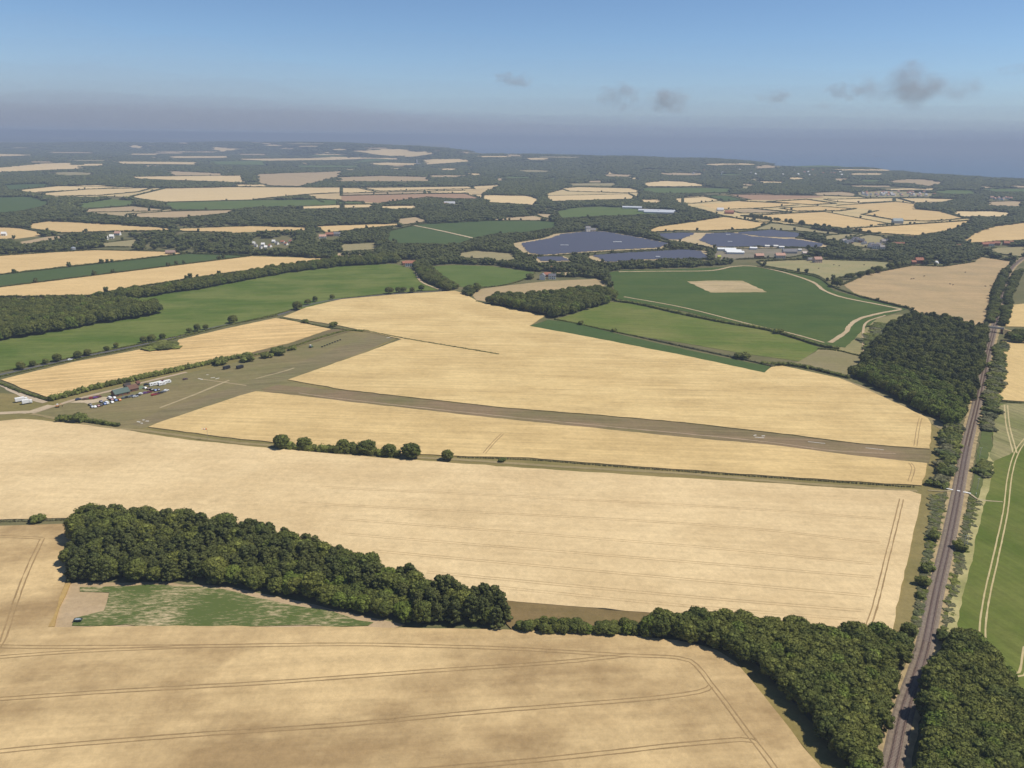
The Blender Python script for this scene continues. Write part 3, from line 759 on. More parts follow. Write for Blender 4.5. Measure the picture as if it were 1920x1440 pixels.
def broad_proto(i, wide=.40, low=.10, mat=M_LEAF, leaf=3000, n=74, sub=ICO1, leaf_s=.030):
    """unit tree, one metre tall"""
    r = np.random.default_rng(100 + i)
    spec = []
    cz = low + (1 - low) * .50
    rz = (1 - low) * .5
    ax = wide * r.uniform(.85, 1.1); ay = wide * r.uniform(.85, 1.1)
    for k in range(n):
        t = (k + .5) / n
        z = 1 - 1.75 * t
        a = k * 2.39996 + r.uniform(-.4, .4)
        q = math.sqrt(max(0, 1 - z * z)) if z > -.2 else .95
        br = r.uniform(.075, .135)
        m = r.uniform(.70, .98)
        spec.append(((ax * q * m * math.cos(a), ay * q * m * math.sin(a), cz + rz * z * .80 * r.uniform(.9, 1.04)), (br * 1.05, br * 1.05, br * .85)))
    spec.append(((0, 0, cz), (ax * .74, ay * .74, rz * .74)))
    V, Fc = blobs(spec, r, leaf, leaf_s, sub)
    V = np.array(V)
    V[:, 2] = np.clip(V[:, 2], .01, None)
    return to_mesh('crown', V, Fc, mat), trunk_mesh('trunk', .62, .028, r)

def pine_proto(i, mat=M_PINE):
    r = np.random.default_rng(300 + i)
    spec = []
    n = 52
    for k in range(n):
        t = (k + .5) / n
        z = .18 + .76 * t
        a = k * 2.39996 + r.uniform(-.5, .5)
        q = (.30 * (1 - t) ** .45 + .03) * r.uniform(.5, 1.05)
        br = r.uniform(.055, .09) * (1.2 - .35 * t)
        spec.append(((q * math.cos(a), q * math.sin(a), z), (br * 1.15, br * 1.15, br * .72)))
    spec.append(((0, 0, .45), (.17, .17, .33)))
    spec.append(((0, 0, .93), (.05, .05, .07)))
    V, Fc = blobs(spec, r, 2600, .028, ICO1, .24)
    return to_mesh('crown', np.clip(V, -9, 9), Fc, mat), trunk_mesh('trunk', .85, .020, r, 3)

def shrub_proto(i, mat=M_LEAF):
    r = np.random.default_rng(500 + i)
    spec = [((r.normal(0, .28), r.normal(0, .28), r.uniform(.28, .62)), tuple(r.uniform(.20, .34) * np.array([1.1, 1.1, .9]))) for _ in range(12)]
    spec.append(((0, 0, .3), (.4, .4, .34)))
    V, Fc = blobs(spec, r, 420, .06, ICO2, .2)
    V = np.array(V); V[:, 2] = np.clip(V[:, 2], 0, None)
    return to_mesh('foliage', V, Fc, mat)

BROAD = [broad_proto(i, w, lo) for i, (w, lo) in enumerate(((.40, .10), (.44, .14), (.36, .08), (.42, .12), (.46, .10)))]
BROAD_B = [broad_proto(20 + i, .42, .06, M_LEAF_B) for i in range(2)]
PINE = [pine_proto(i) for i in range(4)]
SHRUB = [shrub_proto(i) for i in range(3)]
SHRUB_S = [shrub_proto(10 + i, M_SCRUB) for i in range(2)]

def tree(name, p, h, kind, label, cat='tree', group=None, wide=1.0):
    crown, trunk = kind
    s = h
    o = empty(name, p, rng.uniform(0, 6.28), (s * wide * rng.uniform(.93, 1.07), s * wide * rng.uniform(.93, 1.07), s))
    tag(o, label, cat, group)
    data_obj('crown', crown, o)
    data_obj('trunk', trunk, o)
    return o

def shrub(p, h, w, label, group=None, kinds=None):
    me = rng.choice(kinds or SHRUB)
    o = data_obj('shrub', me)
    o.location = p
    o.rotation_euler = (0, 0, rng.uniform(0, 6.28))
    o.scale = (w, w * rng.uniform(.85, 1.15), h)
    tag(o, label, 'shrub', group)
    return o

# prototypes for woods seen as one mass (kept out of the scene, used by scatter objects)
def proto_coll(name, meshes):
    c = bpy.data.collections.new(name)
    for i, ms in enumerate(meshes):
        if isinstance(ms, tuple):
            bm = bmesh.new()
            bm.from_mesh(ms[0])
            me = bpy.data.meshes.new(name); bm.to_mesh(me); bm.free()
            me.materials.append(ms[0].materials[0])
        else: me = ms
        c.objects.link(bpy.data.objects.new('%s_%d' % (name, i), me))
    return c

def far_tree_mesh(i, mat=M_FAR):
    r = np.random.default_rng(700 + i)
    spec = [((0, 0, .42), (.40, .40, .40))]
    for k in range(11):
        a = k * 2.4; z = r.uniform(.3, .8); q = .38 * math.sqrt(max(.05, 1 - ((z - .4) / .55) ** 2))
        spec.append(((q * math.cos(a), q * math.sin(a), z), (.17, .17, .17)))
    V, Fc = blobs(spec, r, 120, .06, ICO1, .22)
    V = np.array(V); V[:, 2] = np.clip(V[:, 2], 0, None)
    return to_mesh('far_tree', V, Fc, mat)

def canopy_mesh(i, mat=M_FAR):
    """a patch of closed canopy, unit wide and unit high"""
    r = np.random.default_rng(800 + i)
    spec = []
    for k in range(16):
        a = k * 2.4; q = .62 * math.sqrt((k + .3) / 16)
        hgt = r.uniform(.55, .95)
        w = r.uniform(.15, .24)
        spec.append(((q * math.cos(a), q * math.sin(a), hgt * .62), (w, w, hgt * .40)))
    V, Fc = blobs(spec, r, 60, .06, ICO1, .22)
    V = np.array(V); V[:, 2] = np.clip(V[:, 2], -.05, None)
    return to_mesh('canopy', V, Fc, mat)

C_BROAD = proto_coll('wood_broad', BROAD + BROAD[:3] + BROAD_B[:1])
C_MIXED = proto_coll('wood_mixed', BROAD[:3] + PINE[:3])
C_FAR = proto_coll('wood_far', [far_tree_mesh(i) for i in range(5)])
C_CANOPY = proto_coll('wood_canopy', [canopy_mesh(i) for i in range(5)])
C_SHRUB = proto_coll('scrub', SHRUB + SHRUB_S)
C_LOW = proto_coll('low_scrub', SHRUB_S + SHRUB[:1])

_groups = {}
def scatter_group(coll):
    if coll.name in _groups: return _groups[coll.name]
    ng = bpy.data.node_groups.new('scatter_' + coll.name, 'GeometryNodeTree')
    ng.interface.new_socket('Geometry', in_out='INPUT', socket_type='NodeSocketGeometry')
    ng.interface.new_socket('Geometry', in_out='OUTPUT', socket_type='NodeSocketGeometry')
    n, l = ng.nodes, ng.links
    gi, go = n.new('NodeGroupInput'), n.new('NodeGroupOutput')
    ci = n.new('GeometryNodeCollectionInfo')
    ci.inputs['Collection'].default_value = coll
    ci.inputs['Separate Children'].default_value = True
    ci.inputs['Reset Children'].default_value = True
    ip = n.new('GeometryNodeInstanceOnPoints')
    ip.inputs['Pick Instance'].default_value = True
    def na(nm, t):
        k = n.new('GeometryNodeInputNamedAttribute'); k.data_type = t
        k.inputs['Name'].default_value = nm
        return k.outputs['Attribute']
    l.new(gi.outputs[0], ip.inputs['Points'])
    l.new(ci.outputs[0], ip.inputs['Instance'])
    l.new(na('pick', 'INT'), ip.inputs['Instance Index'])
    l.new(na('turn', 'FLOAT_VECTOR'), ip.inputs['Rotation'])
    l.new(na('size', 'FLOAT_VECTOR'), ip.inputs['Scale'])
    l.new(ip.outputs[0], go.inputs[0])
    _groups[coll.name] = ng
    return ng

def scatter(name, P, size, coll, label, cat):
    P = np.asarray(P, float); n = len(P)
    if n == 0: return
    me = bpy.data.meshes.new(name)
    me.from_pydata([tuple(p) for p in P.tolist()], [], [])
    a = me.attributes.new('pick', 'INT', 'POINT'); a.data.foreach_set('value', nr.integers(0, len(coll.objects), n).astype(np.int32))
    t = np.zeros((n, 3), np.float32); t[:, 2] = nr.uniform(0, 6.28, n)
    a = me.attributes.new('turn', 'FLOAT_VECTOR', 'POINT'); a.data.foreach_set('vector', t.ravel())
    a = me.attributes.new('size', 'FLOAT_VECTOR', 'POINT'); a.data.foreach_set('vector', np.asarray(size, np.float32).ravel())
    o = data_obj(name, me)
    m = o.modifiers.new('scatter', 'NODES'); m.node_group = scatter_group(coll)
    tag(o, label, cat, kind='stuff')
    return o

def fill(px, spacing, inset=0.0):
    """jittered grid of ground points inside an outline traced in the photograph"""
    P = to_ground(px)[:, :2]
    lo, hi = P.min(0), P.max(0)
    xs, ys = np.arange(lo[0], hi[0], spacing), np.arange(lo[1], hi[1], spacing * .87)
    gx, gy = np.meshgrid(xs, ys)
    gx = gx + (np.arange(len(ys)) % 2)[:, None] * spacing / 2
    Q = np.stack([gx.ravel(), gy.ravel()], 1)
    Q += nr.uniform(-.3, .3, Q.shape) * spacing
    return Q[inside(Q, P)]

def dims(n, h, dh, w, dw):
    hh = nr.uniform(h - dh, h + dh, n); ww = nr.uniform(w - dw, w + dw, n)
    return np.stack([ww, ww, hh], 1)

# ---- the woods nearest the camera: every tree its own object
def wood(px, spacing, h, dh, kinds, name, label, group, wide=1.05, limit=150, front=None):
    Q = fill(px, spacing)
    r = np.hypot(Q[:, 0], Q[:, 1])
    order = np.argsort(r)
    near, rest = Q[order[:limit]], Q[order[limit:]]
    for q in near:
        hh = rng.uniform(h - dh, h + dh)
        tree(name, (q[0], q[1], 0), hh, rng.choice(kinds), label, 'tree', group, wide * rng.uniform(.9, 1.12))
    return rest

PX_WOOD_L = [(1205, 1192), (1260, 1172), (1380, 1180), (1500, 1194), (1640, 1205), (1680, 1213), (1692, 1228), (1682, 1265), (1671, 1308), (1657, 1358), (1645, 1404), (1632, 1445), (1612, 1510), (1600, 1510), (1596, 1440), (1560, 1398), (1520, 1354), (1460, 1294), (1412, 1248), (1355, 1222), (1260, 1200)]
rest_l = wood(PX_WOOD_L, 4.9, 9.0, 1.1, BROAD + BROAD + BROAD_B[:1], 'broadleaf_tree', 'leafy tree in the dense wood left of the railway', 'trees of the wood left of the railway', 1.0, 185)
PX_WOOD_R = [(1766, 1220), (1792, 1208), (1832, 1226), (1880, 1290), (1935, 1350), (1990, 1420), (2030, 1530), (1702, 1530), (1722, 1450), (1731, 1405), (1739, 1360), (1745, 1312), (1756, 1270)]
rest_r = wood(PX_WOOD_R, 4.9, 10.2, 1.2, BROAD + BROAD + BROAD_B[:1], 'broadleaf_tree', 'leafy tree in the dense wood right of the railway', 'trees of the wood right of the railway', 1.0, 115)
PX_PINE = [(135, 1090), (128, 1062), (142, 1020), (162, 984), (300, 989), (420, 1001), (490, 1011), (560, 1034), (660, 1067), (720, 1086), (800, 1114), (880, 1134), (935, 1150), (953, 1170), (940, 1178), (860, 1174), (760, 1167), (640, 1142), (540, 1120), (430, 1098), (300, 1089), (220, 1092)]
Qp = fill(PX_PINE, 4.8)
pp = to_px(np.c_[Qp, np.zeros(len(Qp))])
order = np.argsort(np.hypot(Qp[:, 0], Qp[:, 1]))
n_pine = n_br = 0
pine_rest = []
for i in order:
    q = Qp[i]
    front = inside([pp[i]], [(420, 1080), (560, 1100), (760, 1140), (800, 1180), (400, 1130)])[0]
    if (front and rng.random() < .8) or rng.random() < .12:
        if n_br < 110:
            n_br += 1
            tree('broadleaf_tree', (q[0], q[1], 0), rng.uniform(6.5, 9), rng.choice(BROAD + BROAD_B), 'leafy green tree along the lower edge of the pine wood', 'tree', 'leafy trees of the pine wood', 1.15)
            continue
    if n_pine < 290:
        n_pine += 1
        tree('pine_tree', (q[0], q[1], 0), rng.uniform(9.0, 13.5), rng.choice(PINE + PINE + BROAD[2:4]), 'dark pine in the long wedge shaped wood beside the row crop', 'tree', 'pines of the wedge shaped wood', 1.0 * rng.uniform(.9, 1.1))
    else: pine_rest.append(q)
if len(rest_l): scatter('far_side_wood', np.c_[rest_l, np.zeros(len(rest_l))], dims(len(rest_l), 8, 1.5, 8.4, 1), C_BROAD, 'far edge of the wood left of the railway', 'wood')
if len(rest_r): scatter('far_side_wood', np.c_[rest_r, np.zeros(len(rest_r))], dims(len(rest_r), 10, 1.5, 10, 1), C_BROAD, 'far edge of the wood right of the railway', 'wood')
if pine_rest: scatter('far_side_wood', np.c_[np.array(pine_rest), np.zeros(len(pine_rest))], dims(len(pine_rest), 12, 2, 14, 1), C_MIXED, 'back rows of the wedge shaped pine wood', 'wood')

# ---- woods that read as one mass
def mass(name, px, spacing, h, dh, label, coll=C_BROAD, wfac=1.45):
    Q = fill(px, spacing)
    scatter(name, np.c_[Q, np.zeros(len(Q))], dims(len(Q), h, dh, spacing * wfac * 1.15, spacing * .2), coll, label, 'wood')
C_FRONT = proto_coll('wood_front', BROAD_B + BROAD[:2] + BROAD_B)
mass('wood', [(1606, 706), (1650, 692), (1750, 716), (1808, 760), (1800, 786), (1784, 800), (1770, 794), (1706, 758), (1646, 729)], 6.2, 10, 2, 'lighter leafy trees along the front of the large wood', C_FRONT)
strip('dry_margin', [(1574, 711), (1640, 737), (1700, 765), (1745, 788), (1775, 806)], 8, .16, (.25, .2, .11), (.2, .17, .08), 'dry verge along the front of the large wood', wob=.12)
mass('wood', [(1598, 707), (1614, 688), (1640, 655), (1668, 622), (1700, 602), (1750, 602), (1800, 614), (1846, 630), (1848, 645), (1838, 690), (1824, 745), (1806, 770), (1750, 722), (1650, 700)], 6.6, 12, 2.2, 'large dark wood beside the railway bridge', C_MIXED)
mass('wood', [(915, 569), (930, 563), (1000, 560), (1070, 553), (1130, 549), (1155, 556), (1146, 568), (1100, 580), (1042, 598), (1023, 592), (960, 579)], 7, 11, 2, 'small square wood between wheat and green field')
mass('wood', [(-80, 650), (0, 640), (80, 627), (180, 610), (260, 597), (299, 588), (292, 580), (200, 574), (100, 575), (0, 578), (-80, 580)], 7.2, 13, 2, 'dark wood at the left edge of the green pasture')
mass('tree_belt', [(175, 561), (300, 545), (420, 525), (547, 503), (640, 491), (742, 482), (748, 493), (640, 500), (547, 511), (393, 539), (250, 562), (200, 568)], 7.5, 10, 2.5, 'belt of trees above the green pasture')
mass('tree_belt', [(774, 497), (795, 494), (812, 510), (830, 528), (856, 541), (842, 547), (815, 536), (790, 524)], 7, 8, 2, 'row of trees down the lane below the farm')
mass('tree_belt', [(877, 541), (905, 541), (893, 548), (880, 556), (868, 551)], 6, 7, 2, 'clump of trees at the tip of the broad wheat field')
# railway side trees
mass('scrub_belt', [(1774, 806), (1790, 803), (1798, 803), (1789, 840), (1781, 880), (1770, 920), (1760, 922), (1766, 880), (1772, 845)], 4.6, 5.0, 1.6, 'tall bushes between railway and runway end', C_SHRUB, 1.35)
mass('scrub_belt', [(1846, 805), (1853, 755), (1862, 700), (1869, 655), (1884, 645), (1876, 700), (1867, 755), (1860, 792), (1850, 808)], 4.4, 4.2, 1.4, 'bushes right of the railway below the bridge', C_SHRUB, 1.35)
field('grass_bank', [(1843, 800), (1858, 770), (1861, 835), (1855, 884), (1840, 938), (1820, 930), (1826, 885), (1834, 840)], (.070, .098, .028), (.11, .12, .04), .2, 1.2, .2, .9, 'green grass bank between railway and crop')
mass('scrub_belt', [(1836, 880), (1846, 868), (1852, 880), (1842, 900), (1832, 900)], 4.0, 3.0, 1.2, 'bushes between railway and green crop', C_SHRUB, 1.35)
mass('scrub_belt', [(1853, 606), (1862, 560), (1873, 525), (1886, 508), (1891, 512), (1878, 540), (1868, 590), (1864, 608)], 6, 6, 2, 'tree line left of the railway above the bridge', C_BROAD)
mass('scrub_belt', [(1874, 612), (1884, 570), (1892, 535), (1905, 512), (1915, 510), (1900, 545), (1890, 590), (1884, 612)], 6, 6, 2, 'tree line right of the railway above the bridge', C_BROAD)
mass('scrub_belt', [(1888, 640), (1900, 632), (1960, 628), (1960, 648), (1910, 644)], 7, 9, 2, 'clump of trees right of the railway bridge', C_BROAD)
mass('scrub_belt', [(950, 1180), (990, 1174), (1120, 1178), (1215, 1178), (1215, 1196), (1120, 1190), (1000, 1187)], 3.3, 4.2, 1.6, 'line of bushes joining the two near woods', C_BROAD, 1.5)
mass('scrub_belt', [(1748, 930), (1772, 925), (1768, 960), (1752, 1030), (1738, 1100), (1722, 1190), (1710, 1190), (1724, 1100), (1738, 1010)], 2.2, .55, .35, 'low scrub along the left side of the railway', C_LOW, .95)
mass('scrub_belt', [(1818, 935), (1838, 940), (1826, 985), (1800, 1080), (1784, 1180), (1762, 1190), (1775, 1120), (1795, 1030), (1810, 970)], 2.2, .55, .35, 'low scrub along the right side of the railway', C_LOW, .95)
mass('scrub_belt', [(1622, 640), (1640, 615), (1660, 605), (1650, 640), (1630, 660)], 6, 2.5, 1, 'scrub in the dry meadow beside the large wood', C_SHRUB)

# ---- far woods: everything beyond the airfield that is not open field
WOOD_PX = np.array([(-60, 262), (300, 264), (560, 266), (700, 268), (820, 275), (950, 286), (1100, 287), (1300, 293), (1480, 302), (1640, 309), (1760, 317), (1980, 328),
                    (1980, 480), (1915, 484), (1898, 490), (1841, 480), (1828, 488), (1768, 498), (1710, 496), (1660, 506), (1640, 506), (1690, 493), (1640, 489), (1540, 486), (1480, 487), (1420, 490), (1340, 498), (1300, 501), (1170, 505), (1134, 511), (1145, 545), (1125, 521), (1030, 525), (990, 526), (1003, 510),
                    (920, 497), (850, 495), (808, 498), (790, 508), (772, 502), (742, 490), (742, 482), (690, 486), (630, 486), (470, 478), (330, 471), (180, 467), (0, 477), (-60, 478)])
CLEAR = [np.array(p, float) for p in (Z2((1080, 870), (1210, 870), (1210, 915), (1080, 915)), Z2((320, 800), (430, 800), (440, 850), (320, 848)), Z2((1570, 505), (1890, 520), (1880, 550), (1700, 545)),
         Z3((1660, 700), (1860, 690), (1860, 735), (1660, 740)), Z3((990, 700), (1160, 690), (1160, 750), (1000, 750)), Z3((1690, 452), (1860, 455), (1860, 468), (1690, 466)), Z3((700, 790), (830, 785), (840, 825), (700, 825)),
         Z1((1410, 685), (1660, 675), (1640, 745), (1410, 745)), Z1((1760, 650), (1930, 645), (1930, 690), (1770, 695)), Z1((580, 655), (720, 650), (720, 690), (580, 695)), Z3((1290, 795), (1360, 790), (1365, 830), (1290, 830)), Z3((1395, 800), (1460, 800), (1460, 830), (1395, 832)),
         Z2((1360, 620), (1450, 620), (1450, 645), (1360, 645)), Z3((1090, 285), (1470, 290), (1470, 303), (1090, 298)))]
def far_woods():
    P, S = [], []
    d = 900.0
    while d < 13500:
        s = d / 150
        k = int(R(80) * d / s)
        az = R(-40) + (np.arange(k) + nr.uniform(-.35, .35, k)) * s / d
        rr = d + nr.uniform(-.4, .4, k) * s
        P.append(np.stack([rr * np.sin(az), rr * np.cos(az)], 1)); S.append(np.full(k, s))
        d += s * .9
    P, S = np.vstack(P), np.concatenate(S)
    z = np.where(np.hypot(P[:, 0], P[:, 1]) < 2300, 0, ground_z(P[:, 0], P[:, 1]))
    px = to_px(np.c_[P, z])
    top = to_px(np.c_[P, z + 7.0])
    ok = inside(px, WOOD_PX) & (z > -1)
    for f in FIELD_PX + CLEAR:
        ok &= ~(inside(px, f) | inside(top, f))
    # a few natural openings
    op = np.sin(P[:, 0] * .0041 + 1) * np.sin(P[:, 1] * .0033 + P[:, 0] * .0012)
    ok &= nr.uniform(0, 1, len(P)) < np.where(op > .72, .35, .97)
    P, S, z = P[ok], S[ok], z[ok]
    r = np.hypot(P[:, 0], P[:, 1])
    near = r < 2400
    for lo, hi, nm, lb in ((0, 1700, 'near', 'trees and copses round the farms beyond the airfield'), (1700, 2400, 'mid', 'woods between the fields in the middle distance'),
                           (2400, 4500, 'far', 'dark woods across the far plain'), (4500, 99999, 'ridge', 'hazy woods covering the far ridge')):
        m = (r >= lo) & (r < hi)
        n = int(m.sum())
        h = nr.uniform(6.5, 12.5, n)
        w = S[m] * nr.uniform(1.25, 1.7, n)
        if hi <= 2400: w = np.maximum(w, h * .75)
        scatter('woods', np.c_[P[m], z[m]], np.stack([w, w, h], 1), C_FAR if hi <= 2400 else C_CANOPY, lb, 'wood')
    return len(P)
n_far = far_woods()

def far_hedges():
    P, S = [], []
    for f in FIELD_PX:
        n = len(f)
        if n > 40: continue
        g = to_ground(f)
        for i in range(n):
            a, b = g[i], g[(i + 1) % n]
            L = np.hypot(*(b - a)[:2]); d = np.hypot(*a[:2])
            if d > 9000 or rng.random() < .12: continue
            st = max(3.0, d / 420)
            tall = rng.choice((1.6, 2.0, 2.6, 3.2))
            for t in np.arange(0, L, st) / max(L, 1e-6):
                p = a[:2] * (1 - t) + b[:2] * t + nr.normal(0, .5, 2)
                big = rng.random() < .04
                h = rng.uniform(5, 9) if big else tall * rng.uniform(.7, 1.3)
                w = h * .8 if big else st * 1.5
                P.append((p[0], p[1])); S.append((w, w, h))
    P, S = np.array(P), np.array(S)
    z = np.where(np.hypot(P[:, 0], P[:, 1]) < 2300, 0, ground_z(P[:, 0], P[:, 1]))
    px = to_px(np.c_[P, z]); ok = (px[:, 0] > -80) & (px[:, 0] < 2000)
    scatter('hedgerows', np.c_[P, z][ok], S[ok], C_FAR, 'thin dark hedges dividing the far fields', 'hedge')
    return int(ok.sum())
n_hedge = far_hedges()

# ------------------------------------------------------------------ hedges and single trees
def hedge(px, h, w, label, mat=M_LEAF, step=1.4, cap=None):
    P = spline(to_ground(px), step)
    r = np.random.default_rng(int(abs(P[0][0])) + 3)
    spec = []
    for p in P:
        hh, ww = h * r.uniform(.75, 1.15), w * r.uniform(.8, 1.15)
        spec.append(((p[0] + r.normal(0, .2), p[1] + r.normal(0, .2), hh * .45), (ww * .55, ww * .55, hh * .55)))
    V, Fc = blobs(spec, r, len(spec) * 14, .35, ICO1, .2)
    V = np.array(V); V[:, 2] = np.clip(V[:, 2], 0, None)
    o = mesh_obj('hedge', V, Fc, mat)
    tag(o, label, 'hedge')
    return o
hedge([(98, 751), (200, 725), (320, 699), (420, 677), (470, 668)], 4.6, 4.6, 'tall dark hedge between the narrow wheat field and airfield track')
hedge([(-20, 712), (40, 736), (92, 752)], 1.8, 2.2, 'hedge beside the pale farm track at the left edge')
hedge([(0, 707), (133, 677), (290, 645), (420, 612), (520, 592)], 1.3, 1.8, 'low hedge along the wheat side of the lane')
hedge([(0, 698), (150, 668), (333, 631), (500, 594), (560, 578)], 1.2, 1.6, 'low hedge along the pasture side of the lane')
hedge([(470, 668), (540, 653), (600, 634), (650, 621), (690, 621)], 1.6, 2.5, 'ragged hedge above the short runway')
hedge([(525, 597), (560, 604), (625, 616), (680, 622)], 1.2, 1.6, 'hedge at the far end of the narrow wheat field')
hedge([(690, 622), (750, 634), (820, 646), (880, 656), (934, 665)], 1.3, 2.2, 'straight hedge reaching into the broad wheat field')
hedge([(1040, 599), (1075, 606), (1140, 620), (1207, 634)], 1.4, 2, 'hedge between the light green field and dark green strip')
hedge([(1207, 634), (1280, 650), (1400, 676), (1450, 688)], 1.6, 3, 'bushy hedge along the lower edge of the light green field', M_SCRUB)
hedge([(1430, 683), (1500, 688), (1590, 709)], 3, 4, 'dark hedge leading to the large wood')
hedge([(1155, 565), (1200, 572), (1280, 590), (1360, 606), (1440, 620), (1535, 648), (1570, 655)], 3.2, 4.5, 'thick dark hedge between the light and dark green fields')
hedge([(1420, 500), (1470, 509), (1530, 520), (1560, 538), (1612, 556), (1700, 578)], 2.2, 3, 'hedge along the top of the dark green field')
hedge([(1612, 668), (1570, 658), (1535, 655)], 1.5, 2, 'short hedge across the dry meadow')
hedge([(640, 560), (740, 550), (825, 545)], 1.0, 1.5, 'thin hedge along the lane above the broad wheat field')
hedge([(528, 841), (560, 843), (600, 846), (680, 851), (745, 856)], 4.6, 5.0, 'undergrowth below the row of trees in the wheat')
hedge([(860, 858), (1000, 863), (1140, 874), (1280, 884), (1480, 898), (1712, 914)], .7, 1.1, 'thin dark hedge line below the long wheat strip', M_SCRUB, 1.6)
hedge([(150, 789), (185, 794), (222, 799)], 3.0, 3.4, 'short thick hedge at the corner of the airfield')
hedge([(-60, 979), (0, 978), (70, 976), (155, 974)], .6, 2.2, 'grassy boundary strip ending at the pine wood', M_SCRUB)
hedge([(1866, 752), (1920, 757), (1980, 761)], .9, 1.6, 'low hedge at the top of the green crop')
hedge([(880, 541), (940, 536), (985, 524), (1003, 512)], 1.6, 2.2, 'hedge below the small pasture by the white farmhouse')
hedge([(893, 566), (960, 580), (1023, 593)], 1.2, 2, 'hedge along the foot of the small square wood')

for i, (x, y, h, w, k, lb) in enumerate((
    (528, 840, 27, 1.2, 0, 'round tree at the start of the row in the wheat'), (571, 841, 22, 1.35, 1, 'broad spreading tree second in the row in the wheat'),
    (644, 846, 24, 1.15, 3, 'bright topped round tree third in the row in the wheat'), (688, 850, 26, 1.25, 1, 'forked tree fourth in the row in the wheat'),
    (730, 854, 23, 1.25, 3, 'bushy tree fifth in the row in the wheat'), (771, 858, 29, 1.15, 4, 'largest round tree in the row across the wheat'),
    (839, 863, 21, 1.05, 0, 'lone dark tree standing past the end of the row'), (1700, 1200, 34, .9, 2, 'isolated tree between the wheat corner and railway'))):
    p = G(x, y)
    tree('field_tree', p, px_h(p, h) * .9, BROAD[k], lb, 'tree', 'single trees along the field track', w * 1.12)
for x, y, h, lb in ((613, 843, 9, 'small bush between the second and third trees of the row'), (664, 848, 15, 'dark bush beside the third tree of the row'), (712, 853, 10, 'small bush beside the fifth tree of the row'),
                    (940, 866, 8, 'small round bush on the grass strip in the wheat'), (72, 979, 14, 'lone round bush on the boundary left of the pine wood'), (120, 789, 13, 'round bush left of the short airfield hedge'),
                    (152, 790, 17, 'tall bush at the end of the short airfield hedge'), (573, 606, 9, 'round bush at the far end of the narrow wheat field'), (623, 613, 9, 'second round bush at the tip of the broad wheat field'),
                    (415, 684, 13, 'dark bush on the hedge above the black trailers'), (465, 677, 13, 'round bush above the short runway'), (497, 671, 11, 'bush right of the round one above the short runway'), (521, 665, 12, 'wide bush on the slope above the short runway'), (550, 656, 9, 'small bush near the green tractor'),
                    (1752, 1010, 14, 'round bush left of the railway below the foot crossing'), (1735, 1070, 14, 'upper of two bushes left of the railway'), (1728, 1096, 15, 'lower of two bushes left of the railway'), (1726, 1122, 10, 'ragged bush left of the railway near the wheat end'),
                    (1799, 1032, 15, 'dark bush right of the railway below the foot crossing'), (1768, 1200, 16, 'bush at the tip of the wood right of the railway'),
                    (1385, 672, 13, 'left of two round bushes by the light green field'), (1395, 673, 13, 'right of two round bushes by the light green field'), (1461, 626, 9, 'round bush on the thick hedge between green fields'),
                    (1088, 609, 7, 'small bush on the dark green strip edge'), (1153, 622, 6, 'second small bush on the dark green strip edge')):
    p = G(x, y)
    hh = px_h(p, h)
    shrub(p, hh * 1.1, hh * (1.15 if 'wide' not in lb else 2.0), lb, 'single bushes on the field edges')
p = G(312, 650); shrub(p, px_h(p, 8), px_w(p, 44), 'wide dark bush patch jutting into the narrow wheat field', 'single bushes on the field edges')
lane = [(40, 693, 15), (62, 687, 11), (86, 683, 11), (108, 678, 15), (147, 671, 13), (165, 667, 13), (200, 658, 9), (218, 652, 10), (270, 643, 13), (285, 640, 13), (305, 636, 11), (355, 624, 9), (370, 621, 14), (386, 618, 10), (437, 606, 15), (558, 581, 16), (577, 571, 10), (591, 566, 11), (623, 561, 9), (730, 551, 13), (747, 549, 11), (757, 548, 10), (773, 549, 11), (790, 545, 11)]
nums = 'first second third fourth fifth sixth seventh eighth ninth tenth eleventh twelfth thirteenth fourteenth fifteenth sixteenth seventeenth eighteenth nineteenth twentieth twenty-first twenty-second twenty-third twenty-fourth'.split()
for i, (x, y, h) in enumerate(lane):
    p = G(x, y)
    tree('lane_tree', p, px_h(p, h), BROAD[i % 5], 'round tree on the pasture side of the lane, %s from its left end' % nums[i], 'tree', 'trees along the lane', 1.15)
rowpx = Z3((385, 560), (400, 565), (420, 568), (440, 570), (465, 575), (488, 580), (532, 585), (580, 590), (605, 600), (668, 608), (795, 618), (822, 625), (745, 616), (760, 620), (970, 648), (995, 645), (1045, 655))
for i, (x, y) in enumerate(rowpx):
    p = G(x, y + 1)
    tree('field_tree', p, px_h(p, 8 if i not in (8, 9) else 11), BROAD[i % 5], 'round tree in the row along the far wheat edge, %s from its left end' % nums[i], 'tree', 'row of trees along the far wheat edge', 1.0)
rowm = Z7((40, 760), (140, 690), (170, 690), (250, 675), (340, 650), (415, 630), (520, 600), (590, 590))
for i, (x, y) in enumerate(rowm):
    p = G(x, y)
    tree('field_tree', p, px_h(p, (17, 11, 12, 12, 11, 13, 12, 11)[i]), BROAD[i % 5], 'dark tree at the edge of the grazed field, %s from its lower corner' % nums[i], 'tree', 'trees along the grazed field', 1.25)


